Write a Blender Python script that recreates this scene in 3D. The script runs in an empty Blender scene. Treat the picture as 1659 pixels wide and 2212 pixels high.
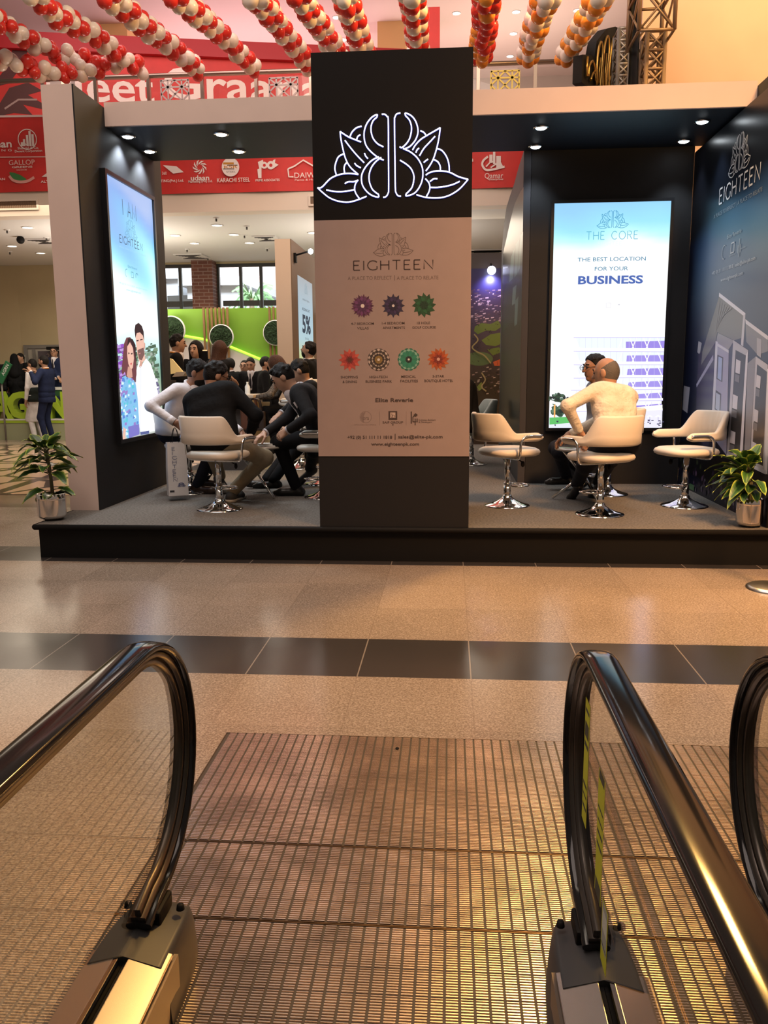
import bpy, bmesh, math, random
import numpy as np
from mathutils import Vector, Matrix
SC = bpy.context.scene
COL = SC.collection
PI = math.pi
# ------------------------------------------------------------------ camera
FPX, EYE = 1789.0, 1.408
PITCH, YAW, ROLL = [math.radians(a) for a in (9.6, 4.55, -0.40)]
cF = np.array([-math.sin(YAW)*math.cos(PITCH), math.cos(YAW)*math.cos(PITCH), -math.sin(PITCH)])
_r = np.array([math.cos(YAW), math.sin(YAW), 0.0]); _u = np.cross(_r, cF)
cR = math.cos(ROLL)*_r + math.sin(ROLL)*_u
cU = -math.sin(ROLL)*_r + math.cos(ROLL)*_u
C0 = np.array([0.0, 0.0, EYE])
cam = bpy.data.cameras.new('camera'); camo = bpy.data.objects.new('camera', cam); COL.objects.link(camo)
cam.sensor_fit = 'VERTICAL'; cam.sensor_height = 24.0; cam.lens = FPX/2212*24.0
cam.clip_start = 0.05; cam.clip_end = 200
camo.matrix_world = Matrix(((cR[0], cU[0], -cF[0], 0), (cR[1], cU[1], -cF[1], 0), (cR[2], cU[2], -cF[2], EYE), (0, 0, 0, 1)))
SC.camera = camo
# places measured on the photograph: a line of sight met with a known floor or wall plane
def ray(x, y): return cF + cR*(x-829.5)/FPX - cU*(y-1106.0)/FPX
def at_z(x, y, z=0.0): d = ray(x, y); return C0 + d*((z-EYE)/d[2])
def at_y(x, y, Y): d = ray(x, y); return C0 + d*(Y/d[1])
def at_x(x, y, X): d = ray(x, y); return C0 + d*(X/d[0])
# ------------------------------------------------------------------ colour management, world
SC.view_settings.view_transform = 'Standard'; SC.view_settings.look = 'None'
SC.view_settings.gamma = 1.0; SC.view_settings.exposure = 0.0
try: SC.view_settings.use_curve_mapping = False
except Exception: pass
cy = SC.cycles
cy.use_denoising = True
try: cy.denoiser = 'OPENIMAGEDENOISE'
except Exception: pass
cy.max_bounces = 5; cy.diffuse_bounces = 2; cy.glossy_bounces = 3; cy.transmission_bounces = 3; cy.transparent_max_bounces = 10
cy.caustics_reflective = False; cy.caustics_refractive = False
cy.sample_clamp_indirect = 4.0; cy.use_adaptive_sampling = True; cy.adaptive_threshold = 0.03
W = bpy.data.worlds.new('hall_ambience'); SC.world = W; W.use_nodes = True
W.node_tree.nodes['Background'].inputs[0].default_value = (1.0, 0.80, 0.66, 1)
W.node_tree.nodes['Background'].inputs[1].default_value = 0.20
def light(kind, name, loc, energy, color, size=1.0, size_y=None, target=None, spot=None, blend=.5):
    l = bpy.data.lights.new(name, kind); o = bpy.data.objects.new(name, l); COL.objects.link(o)
    o.location = loc; l.energy = energy; l.color = color
    if kind == 'AREA':
        l.size = size
        if size_y: l.shape = 'RECTANGLE'; l.size_y = size_y
    elif kind in ('POINT', 'SPOT'): l.shadow_soft_size = size
    if kind == 'SPOT': l.spot_size = math.radians(spot or 60); l.spot_blend = blend
    if target is not None:
        o.rotation_euler = (Vector(target)-Vector(loc)).to_track_quat('-Z', 'Y').to_euler()
    return o
# the hall's lamps and a few added uplights: warm ceiling lamps over the concourse, the amber flood at the right, cool canopy spots come with their fittings
light('AREA', 'concourse_ceiling_light', (-2.0, 2.5, 8.5), 410, (1.0, .81, .71), 7, 5, target=(-1.0, 3.5, 0))
light('AREA', 'amber_strand_light', (1.75, 8.7, 6.9), 600, (1.0, .55, .15), .9, .9, target=(0.4, 3.0, 0))
light('AREA', 'amber_hall_light', (3.4, 1.2, 6.8), 130, (1.0, .52, .21), 1.4, 1.4, target=(2.3, 6.8, 1.2)).data.spread = math.radians(58)
light('AREA', 'amber_gallery_light', (4.6, 8.2, 7.6), 260, (1.0, .60, .24), 1.2, 1.2, target=(3.6, 11.0, 5.0))
light('AREA', 'gallery_ceiling_light', (-3.5, 12.0, 7.9), 170, (1.0, .72, .70), 8, 2.5, target=(-2.0, 15.0, 5.8))
light('AREA', 'balloon_hall_light', (-1.0, 6.5, 8.6), 130, (1.0, .84, .66), 5, 2, target=(-1.0, 10.0, 5.0))
light('AREA', 'rear_hall_ceiling_light', (-3.5, 15.2, 3.8), 80, (1.0, .88, .76), 8, 3, target=(-3.5, 15.2, 0))
light('AREA', 'rear_bay_ceiling_light', (-1.5, 10.6, 5.0), 60, (1.0, .86, .74), 3, 1.5, target=(-1.8, 10.6, 0))
light('AREA', 'rear_right_ceiling_light', (0.4, 14.2, 3.8), 45, (1.0, .82, .62), 1.5, 2.5, target=(0.4, 12.5, 0))
light('AREA', 'left_hall_ceiling_light', (-7.0, 14.5, 3.8), 190, (1.0, .84, .64), 4, 5, target=(-7.0, 14.0, 0))
light('AREA', 'added_uplight_behind_pillar', (-1.15, 14.6, 2.3), 60, (1.0, .92, .82), 1.2, 1.2, target=(-2.2, 15.0, 6))  # added unseen uplight, brightens the lower ceiling near the pillar
light('AREA', 'added_uplight_left', (-5.9, 14.6, 2.3), 60, (1.0, .92, .82), 1.2, 1.2, target=(-5.6, 15.0, 6))  # second added uplight, out of view, for the lower ceiling further left
light('AREA', 'added_gallery_uplight', (1.2, 17.6, 5.7), 105, (1.0, .80, .66), 3.5, 1.5, target=(1.0, 17.4, 9))  # added unseen lamp on the gallery floor, lifts the upper ceiling
light('AREA', 'added_gallery_uplight_over_stand', (-4.5, 18.2, 5.7), 160, (1.0, .68, .72), 6, 1.5, target=(-4.5, 17.4, 9))  # added out of sight behind the red stand to brighten the ceiling
light('AREA', 'daylight_outside', (-4.0, 22.6, 8.0), 3500, (.95, .98, 1.0), 14, 3, target=(-4.0, 27.0, 3.0))
# ------------------------------------------------------------------ helpers
def tag(o, label=None, cat=None, group=None, kind=None):
    if label: o['label'] = label
    if cat: o['category'] = cat
    if group: o['group'] = group
    if kind: o['kind'] = kind
    return o
def thing(name, label, cat, loc=(0, 0, 0), rz=0.0, group=None, kind=None):
    o = bpy.data.objects.new(name, None); COL.objects.link(o); o.empty_display_size = .1
    o.location = loc; o.rotation_euler = (0, 0, rz)
    return tag(o, label, cat, group, kind)
def copy_tree(o, parent=None):
    c = o.copy(); COL.objects.link(c)
    if parent is not None: c.parent = parent
    for ch in list(o.children): copy_tree(ch, c)
    return c
def srgb(r, g, b):
    f = lambda c: (c/255/12.92) if c/255 <= .04045 else ((c/255+.055)/1.055)**2.4
    return (f(r), f(g), f(b))
MATS = {}
def mat(name, color=(.5, .5, .5), rough=.5, metal=0.0, spec=.5, emit=None, estr=1.0, noise=0.0, nscale=20.0, bump=0.0, bscale=40.0, coat=0.0, sheen=0.0, attr=False, emit_attr=False):
    if name in MATS: return MATS[name]
    m = bpy.data.materials.new(name); m.use_nodes = True; nt = m.node_tree; b = nt.nodes['Principled BSDF']
    b.inputs['Base Color'].default_value = (*color, 1); b.inputs['Roughness'].default_value = rough
    b.inputs['Metallic'].default_value = metal; b.inputs['Specular IOR Level'].default_value = spec
    if coat: b.inputs['Coat Weight'].default_value = coat; b.inputs['Coat Roughness'].default_value = .05
    if sheen: b.inputs['Sheen Weight'].default_value = sheen
    if emit: b.inputs['Emission Color'].default_value = (*emit, 1); b.inputs['Emission Strength'].default_value = estr
    tc = nt.nodes.new('ShaderNodeTexCoord')
    if attr or emit_attr:
        a = nt.nodes.new('ShaderNodeAttribute'); a.attribute_name = 'Col'
        if attr: nt.links.new(a.outputs['Color'], b.inputs['Base Color'])
        if emit_attr:
            nt.links.new(a.outputs['Color'], b.inputs['Emission Color']); b.inputs['Emission Strength'].default_value = estr
            b.inputs['Base Color'].default_value = (.01, .01, .01, 1)
    if noise:
        n = nt.nodes.new('ShaderNodeTexNoise'); n.inputs['Scale'].default_value = nscale; n.inputs['Detail'].default_value = 4
        nt.links.new(tc.outputs['Object'], n.inputs['Vector'])
        mr = nt.nodes.new('ShaderNodeMapRange'); mr.inputs[1].default_value = .3; mr.inputs[2].default_value = .7
        mr.inputs[3].default_value = 1-noise; mr.inputs[4].default_value = 1+noise
        nt.links.new(n.outputs['Fac'], mr.inputs[0])
        mx = nt.nodes.new('ShaderNodeVectorMath'); mx.operation = 'SCALE'
        if attr: nt.links.new(a.outputs['Color'], mx.inputs[0])
        else: mx.inputs[0].default_value = color
        nt.links.new(mr.outputs[0], mx.inputs['Scale']); nt.links.new(mx.outputs[0], b.inputs['Base Color'])
    if bump:
        n2 = nt.nodes.new('ShaderNodeTexNoise'); n2.inputs['Scale'].default_value = bscale; n2.inputs['Detail'].default_value = 3
        nt.links.new(tc.outputs['Object'], n2.inputs['Vector'])
        bp = nt.nodes.new('ShaderNodeBump'); bp.inputs['Strength'].default_value = bump; bp.inputs['Distance'].default_value = .02
        nt.links.new(n2.outputs['Fac'], bp.inputs['Height']); nt.links.new(bp.outputs[0], b.inputs['Normal'])
    MATS[name] = m; return m
def glass_mat(name, tint=(.95, .97, .95), refl=1.0, base=.0):
    m = bpy.data.materials.new(name); m.use_nodes = True; nt = m.node_tree; nt.nodes.clear(); N = nt.nodes.new; L = nt.links.new
    out = N('ShaderNodeOutputMaterial'); mx = N('ShaderNodeMixShader')
    t = N('ShaderNodeBsdfTransparent'); t.inputs[0].default_value = (*tint, 1)
    g = N('ShaderNodeBsdfGlossy'); g.inputs['Roughness'].default_value = 0
    fr = N('ShaderNodeFresnel'); fr.inputs[0].default_value = 1.5
    mu = N('ShaderNodeMath'); mu.operation = 'MULTIPLY_ADD'; mu.inputs[1].default_value = refl; mu.inputs[2].default_value = base; mu.use_clamp = True
    ge = N('ShaderNodeNewGeometry'); iv = N('ShaderNodeMath'); iv.operation = 'SUBTRACT'; iv.inputs[0].default_value = 1.0
    fm = N('ShaderNodeMath'); fm.operation = 'MULTIPLY'
    L(fr.outputs[0], mu.inputs[0]); L(ge.outputs['Backfacing'], iv.inputs[1]); L(mu.outputs[0], fm.inputs[0]); L(iv.outputs[0], fm.inputs[1]); L(fm.outputs[0], mx.inputs[0])
    L(t.outputs[0], mx.inputs[1]); L(g.outputs[0], mx.inputs[2]); L(mx.outputs[0], out.inputs[0])
    MATS[name] = m; return m
def unit(v):
    v = np.asarray(v, float); return v/max(np.linalg.norm(v), 1e-9)
class MB:
    """collects shapes; build() links them as one mesh object"""
    def __init__(s): s.v = []; s.f = []; s.c = []; s.sm = []
    def add(s, vs, fs, col=None, smooth=False):
        o = len(s.v); s.v.extend([tuple(map(float, p)) for p in vs])
        for f in fs: s.f.append(tuple(i+o for i in f)); s.c.append(col); s.sm.append(smooth)
        return s
    def box(s, x0, x1, y0, y1, z0, z1, col=None):
        v = [(x, y, z) for x in (x0, x1) for y in (y0, y1) for z in (z0, z1)]
        return s.add(v, [(0, 1, 3, 2), (4, 6, 7, 5), (0, 4, 5, 1), (2, 3, 7, 6), (0, 2, 6, 4), (1, 5, 7, 3)], col)
    def prism(s, pts, d, col=None):
        """closed outline pts (3-D, planar) swept along vector d"""
        n = len(pts); a = [np.asarray(p, float) for p in pts]; b = [p+np.asarray(d, float) for p in a]
        fs = [tuple(range(n-1, -1, -1)), tuple(range(n, 2*n))]
        fs += [(i, (i+1) % n, n+(i+1) % n, n+i) for i in range(n)]
        return s.add(a+b, fs, col)
    def bar(s, p, q, w, h, up=(0, 0, 1), col=None):
        p = np.asarray(p, float); q = np.asarray(q, float); d = unit(q-p); r = unit(np.cross(d, up)) if abs(np.dot(d, unit(up))) < .999 else np.array([1., 0, 0])
        u = np.cross(r, d)
        o = [p+r*a*w/2+u*b*h/2 for a, b in ((-1, -1), (1, -1), (1, 1), (-1, 1))]
        return s.prism(o, q-p, col)
    def tube(s, path, r, n=8, closed=False, col=None, caps=True, prof=None):
        P = [np.asarray(p, float) for p in path]; m = len(P); rr = r if hasattr(r, '__len__') else [r]*m
        vs = []; up = None
        for i in range(m):
            a = P[i-1] if (i > 0 or closed) else P[i]; b = P[(i+1) % m] if (i < m-1 or closed) else P[i]
            t = unit(b-a)
            if up is None: up = np.array([0, 0, 1.]) if abs(t[2]) < .9 else np.array([1., 0, 0])
            x = unit(np.cross(t, up)); y = np.cross(x, t); up = y
            for k in range(n):
                an = 2*PI*k/n; vs.append(P[i]+rr[i]*(math.cos(an)*x+math.sin(an)*y))
        fs = []
        for i in range(m if closed else m-1):
            j = (i+1) % m
            for k in range(n): fs.append((i*n+k, i*n+(k+1) % n, j*n+(k+1) % n, j*n+k))
        s.add(vs, fs, col, True)
        if caps and not closed:
            o = len(s.v)-m*n
            s.f += [tuple(o+k for k in range(n-1, -1, -1)), tuple(o+(m-1)*n+k for k in range(n))]; s.c += [col]*2; s.sm += [False]*2
        return s
    def lathe(s, prof, c=(0, 0, 0), n=32, col=None, smooth=True):
        m = len(prof); vs = []
        for r, z in prof:
            for k in range(n):
                a = 2*PI*k/n; vs.append((c[0]+r*math.cos(a), c[1]+r*math.sin(a), c[2]+z))
        fs = [(i*n+k, i*n+(k+1) % n, (i+1)*n+(k+1) % n, (i+1)*n+k) for i in range(m-1) for k in range(n)]
        return s.add(vs, fs, col, smooth)
    def ball(s, c, r, n=12, m=8, col=None):
        r = r if hasattr(r, '__len__') else (r, r, r); vs = []; fs = []
        for i in range(m+1):
            th = PI*i/m
            for k in range(n):
                a = 2*PI*k/n; vs.append((c[0]+r[0]*math.sin(th)*math.cos(a), c[1]+r[1]*math.sin(th)*math.sin(a), c[2]+r[2]*math.cos(th)))
        for i in range(m):
            for k in range(n): fs.append((i*n+k, (i+1)*n+k, (i+1)*n+(k+1) % n, i*n+(k+1) % n))
        return s.add(vs, fs, col, True)
    def disc(s, c, u, v, r, n=20, col=None, r2=None):
        c = np.asarray(c, float); u = np.asarray(u, float); v = np.asarray(v, float)
        return s.add([c+r*math.cos(2*PI*k/n)*u+(r2 or r)*math.sin(2*PI*k/n)*v for k in range(n)], [tuple(range(n))], col)
    def ribbon(s, pts, w, nrm, col=None):
        """flat stroke of width w along pts (3-D, in a plane with normal nrm)"""
        P = [np.asarray(p, float) for p in pts]; m = len(P); vs = []; nrm = unit(nrm)
        for i in range(m):
            t = unit(P[min(i+1, m-1)]-P[max(i-1, 0)]); x = np.cross(nrm, t); vs += [P[i]-x*w/2, P[i]+x*w/2]
        return s.add(vs, [(2*i, 2*i+2, 2*i+3, 2*i+1) for i in range(m-1)], col)
    def build(s, name, m, parent=None, bevel=0.0, smooth=None, world=True, fix=False):
        me = bpy.data.meshes.new(name)
        v = s.v
        if parent is not None and world:
            q = parent; L = np.zeros(3)
            while q is not None: L = L+np.array(q.location); q = q.parent
            v = [(p[0]-L[0], p[1]-L[1], p[2]-L[2]) for p in v]
        me.from_pydata(v, [], s.f); me.update()
        if any(c is not None for c in s.c):
            ca = me.color_attributes.new('Col', 'FLOAT_COLOR', 'CORNER'); buf = np.ones((len(me.loops), 4), np.float32)
            for p, c in zip(me.polygons, s.c):
                c = c or (.5, .5, .5)
                if hasattr(c[0], '__len__'):
                    for k in range(p.loop_total): buf[p.loop_start+k, :3] = c[k]
                else: buf[p.loop_start:p.loop_start+p.loop_total, :3] = c
            ca.data.foreach_set('color', buf.ravel())
        sm = s.sm if smooth is None else [smooth]*len(s.sm)
        me.polygons.foreach_set('use_smooth', sm)
        if fix or bevel:
            bm = bmesh.new(); bm.from_mesh(me)
            if bevel:
                bmesh.ops.remove_doubles(bm, verts=bm.verts, dist=1e-6)
                bmesh.ops.bevel(bm, geom=[e for e in bm.edges if e.is_manifold and e.calc_face_angle(0) > .5], offset=bevel, segments=2, affect='EDGES', profile=.6)
            bmesh.ops.recalc_face_normals(bm, faces=bm.faces); bm.to_mesh(me); bm.free()
        for x in (m if isinstance(m, (list, tuple)) else [m]): me.materials.append(x)
        o = bpy.data.objects.new(name, me); COL.objects.link(o)
        if parent is not None: o.parent = parent
        return o
def spline(pts, n=6, closed=False):
    P = [np.asarray(p, float) for p in pts]; m = len(P)
    if m < 3: return P
    out = []
    for i in range(m if closed else m-1):
        p0 = P[(i-1) % m] if (closed or i > 0) else 2*P[0]-P[1]; p1 = P[i]; p2 = P[(i+1) % m]
        p3 = P[(i+2) % m] if (closed or i < m-2) else 2*P[-1]-P[-2]
        for k in range(n):
            t = k/n; out.append(.5*((2*p1)+(-p0+p2)*t+(2*p0-5*p1+4*p2-p3)*t*t+(-p0+3*p1-3*p2+p3)*t**3))
    if not closed: out.append(P[-1])
    return out
_tc = {}
def text2d(txt, bold=0.0):
    """letters as flat 2-D polygons, cap height about 1, from the built-in font"""
    k = (txt, bold)
    if k in _tc: return _tc[k]
    cu = bpy.data.curves.new('lettering', 'FONT'); cu.body = txt; cu.size = 1.4; cu.offset = bold; cu.resolution_u = 3
    o = bpy.data.objects.new('lettering', cu); me = bpy.data.meshes.new_from_object(o)
    v = np.array([(p.co.x, p.co.y) for p in me.vertices]) if len(me.vertices) else np.zeros((0, 2)); f = [tuple(p.vertices) for p in me.polygons]
    bpy.data.objects.remove(o); bpy.data.curves.remove(cu); bpy.data.meshes.remove(me)
    _tc[k] = (v, f); return _tc[k]
# thin upright capitals drawn as strokes
GL = {'E': ([[(0, 0), (0, 1)], [(0, 1), (.5, 1)], [(0, .53), (.42, .53)], [(0, 0), (.52, 0)]], .52), 'I': ([[(.02, 0), (.02, 1)]], .04),
      'G': ([[(.78, .83), (.62, .96), (.42, 1), (.2, .93), (.05, .72), (0, .5), (.05, .28), (.2, .07), (.42, 0), (.62, .03), (.78, .12), (.78, .42)]], .78),
      'H': ([[(0, 0), (0, 1)], [(.68, 0), (.68, 1)], [(0, .53), (.68, .53)]], .68), 'T': ([[(.33, 0), (.33, 1)], [(0, 1), (.66, 1)]], .66),
      'N': ([[(0, 0), (0, 1), (.72, 0), (.72, 1)]], .72), 'A': ([[(0, 0), (.36, 1), (.72, 0)], [(.14, .36), (.58, .36)]], .72),
      'M': ([[(0, 0), (.06, 1), (.42, .15), (.78, 1), (.84, 0)]], .84), 'C': ([[(.72, .83), (.58, .96), (.42, 1), (.2, .93), (.05, .72), (0, .5), (.05, .28), (.2, .07), (.42, 0), (.58, .04), (.72, .17)]], .72),
      'O': ([[(.42 + .42*math.sin(2*PI*i/20), .5+.5*math.cos(2*PI*i/20)) for i in range(21)]], .84),
      'R': ([[(0, 0), (0, 1), (.3, 1), (.48, .92), (.52, .76), (.46, .6), (.3, .52), (0, .52)], [(.28, .52), (.58, 0)]], .58), ' ': ([], .35)}
class Art:
    """flat picture in a plane: o + u*U + v*V, layers stacked along N"""
    def __init__(s, o, U, V, step=.00007):
        s.o = np.asarray(o, float); s.U = unit(U); s.V = unit(V); s.N = np.cross(s.U, s.V); s.k = 0; s.step = step; s.mb = MB()
    def new(s): m = s.mb; s.mb = MB(); return m
    def uv(s, x, y):
        d = ray(x, y); t = np.dot(s.o-C0, s.N)/np.dot(d, s.N); p = C0+d*t-s.o; return np.array([p@s.U, p@s.V])
    def P(s, q): return s.o+s.U*q[0]+s.V*q[1]+s.N*(s.k*s.step)
    def poly(s, pts, col): s.k += 1; s.mb.add([s.P(q) for q in pts], [tuple(range(len(pts)))], col)
    def lay(s, base, i, n=14): s.k = base+i % n
    def px(s, pts, col): s.poly([s.uv(*p) for p in pts], col)
    def rect(s, u0, v0, u1, v1, col): s.poly([(u0, v0), (u1, v0), (u1, v1), (u0, v1)], col)
    def line(s, pts, w, col): s.k += 1; s.mb.ribbon([s.P(q) for q in pts], w, s.N, col)
    def pxline(s, pts, w, col): s.line([s.uv(*p) for p in pts], w, col)
    def disc(s, c, r, col, n=24, r2=None): s.poly([(c[0]+r*math.cos(2*PI*i/n), c[1]+(r2 or r)*math.sin(2*PI*i/n)) for i in range(n)], col)
    def ring(s, c, r, w, col, a0=0, a1=2*PI, n=28): s.line([(c[0]+r*math.cos(a0+(a1-a0)*i/n), c[1]+r*math.sin(a0+(a1-a0)*i/n)) for i in range(n+1)], w, col)
    def grid(s, u0, v0, u1, v1, nu, nv, fn):
        s.k += 1; vs = [s.P((u0+(u1-u0)*i/nu, v0+(v1-v0)*j/nv)) for j in range(nv+1) for i in range(nu+1)]
        cs = [fn(i/nu, j/nv) for j in range(nv+1) for i in range(nu+1)]
        for j in range(nv):
            for i in range(nu):
                q = (j*(nu+1)+i, j*(nu+1)+i+1, (j+1)*(nu+1)+i+1, (j+1)*(nu+1)+i)
                o = len(s.mb.v); s.mb.v += [tuple(vs[a]) for a in q]; s.mb.f.append((o, o+1, o+2, o+3)); s.mb.c.append([cs[a] for a in q]); s.mb.sm.append(False)
    def text(s, txt, c, w, h, col, bold=0.0, align='c'):
        """letters centred on c=(u,v), w wide and capitals h tall (w None keeps the natural width)"""
        v, f = text2d(txt, bold)
        if not len(f): return
        s.k += 1; lo = v[:, 0].min(); hi = v[:, 0].max(); sx = (w/(hi-lo)) if w else h
        x0 = c[0]-(hi-lo)*sx/2 if align == 'c' else c[0]
        s.mb.add([s.P((x0+(a-lo)*sx, c[1]-h/2+b*h)) for a, b in v], f, col)
    def pxtext(s, txt, x0, x1, y, hpx, col, bold=0.0):
        c = s.uv((x0+x1)/2, y); a = s.uv(x0, y); b = s.uv(x1, y); t = s.uv((x0+x1)/2, y-hpx/2); d = s.uv((x0+x1)/2, y+hpx/2)
        s.text(txt, c, abs(b[0]-a[0]), abs(t[1]-d[1]), col, bold)
    def caps(s, txt, u0, u1, v0, h, w, col, gap=.3):
        tot = sum(GL[c][1] for c in txt)+gap*(len(txt)-1); sx = (u1-u0)/tot; x = 0; s.k += 1
        for ch in txt:
            st, wd = GL[ch]
            for l in st: s.mb.ribbon([s.P((u0+(x+a)*sx, v0+b*h)) for a, b in l], w, s.N, col)
            x += wd+gap
    def logo(s, c, wd, w, col, sy=1.0):
        s.k += 1
        for l in LOGO: s.mb.ribbon([s.P((c[0]+a*wd, c[1]+b*wd*sy)) for a, b in l], w, s.N, col)
_L = '''728,163 755,165 775,185 785,215 785,500 785,780 780,830 760,860 735,865|893,158 860,165 845,190 840,225 842,500 845,780 852,830 870,855 895,860
685,185 685,165 640,185 595,235 570,300 570,370 590,430 640,485 700,530 742,548|685,185 650,215 632,260 632,310 650,365 690,410 740,436
700,520 640,545 585,595 550,650 540,700 550,760 590,815 640,850 692,862 692,838|720,525 670,560 630,610 610,670 612,730 635,790 665,820 692,838
937,180 937,160 985,180 1025,225 1047,290 1045,340 1020,395 975,440 930,458|937,180 970,215 988,260 990,310 975,370 945,415 905,447 885,440
915,455 980,485 1040,535 1080,600 1092,660 1085,730 1055,795 1010,840 943,858 943,838|888,553 940,585 985,625 1010,680 1010,730 995,785 965,820 943,838
540,390 470,362 420,340 354,297|354,297 358,350 375,440 400,530 440,600 512,665|395,372 440,430 500,500 566,566|570,485 580,510 600,532|480,568 500,590 535,608
440,345 460,305 500,270 547,258|500,375 510,345 535,328|312,660 300,610 310,560 335,510 382,485|388,645 384,610 392,580 410,560
512,665 450,655 380,655 310,670 250,700 180,765 140,770|140,770 190,815 250,860 330,890 420,900 510,880 585,853|220,790 280,803 350,808 420,803 470,795|388,740 420,725 470,725 505,715|510,710 485,745 477,790 490,830 517,868
1000,470 1025,430 1070,385 1130,350 1245,290|1245,290 1235,370 1215,460 1185,550 1150,610 1118,650|1200,360 1150,410 1100,460 1062,520|1030,492 1040,470 1058,455|1100,578 1115,565 1138,550
1070,310 1100,325 1120,350|1215,463 1260,480 1300,530 1322,590 1328,655|1190,555 1225,575 1245,610 1248,645
1118,685 1150,665 1210,652 1280,655 1340,670 1410,705 1495,730|1495,730 1440,790 1390,830 1320,865 1250,880 1170,880 1100,870 1035,850|1420,745 1360,770 1290,785 1220,792 1155,790|1222,718 1190,718 1155,740|1115,715 1145,750 1155,790 1145,830 1125,865'''
LOGO = [spline([((float(a.split(',')[0])-818)/1355, -(float(a.split(',')[1])-530)/1355) for a in t.split()], 4) for ln in _L.split('\n') for t in ln.split('|')]
# ------------------------------------------------------------------ materials of the place
BEIGE = mat('painted_beige_board', (.72, .560, .495), .55, noise=.03, nscale=3)
CHAR = mat('charcoal_paint', (.018, .0175, .0195), .6, spec=.25, noise=.08, nscale=5)
BLACK = mat('black_board', (.0065, .0055, .0055), .6, spec=.15)
SKIRT = mat('black_skirting', (.009, .0085, .0085), .7, spec=.15)
CARPET = mat('grey_carpet', (.165, .152, .138), .95, spec=.1, noise=.35, nscale=60, bump=.25, bscale=300)
CHROME = mat('chrome', (.82, .80, .78), .06, 1.0)
STEEL = mat('brushed_steel', (.62, .58, .54), .28, 1.0)
CEIL = mat('ceiling_paint', (.74, .70, .66), .7)
PINKCEIL = mat('upper_ceiling_paint', (.72, .58, .54), .7)
TAN = mat('tan_wall_paint', (.52, .42, .25), .7, noise=.04, nscale=2)
CREAM = mat('cream_fascia_paint', (.78, .66, .55), .6)
RED = mat('red_banner_vinyl', (.62, .028, .022), .5, noise=.08, nscale=4)
PRINT = mat('printed_picture', rough=.35, attr=True)
MATTEP = mat('matte_print', rough=.7, attr=True)
SCREEN = mat('lit_screen', rough=.4, spec=.15, emit_attr=True, estr=1.15)
LAMP = mat('lamp_lens', (.9, .9, .9), .3, emit=(.88, .95, 1.0), estr=14)
WARMLAMP = mat('warm_lamp_lens', (.9, .9, .9), .3, emit=(1.0, .90, .74), estr=9)
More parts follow.
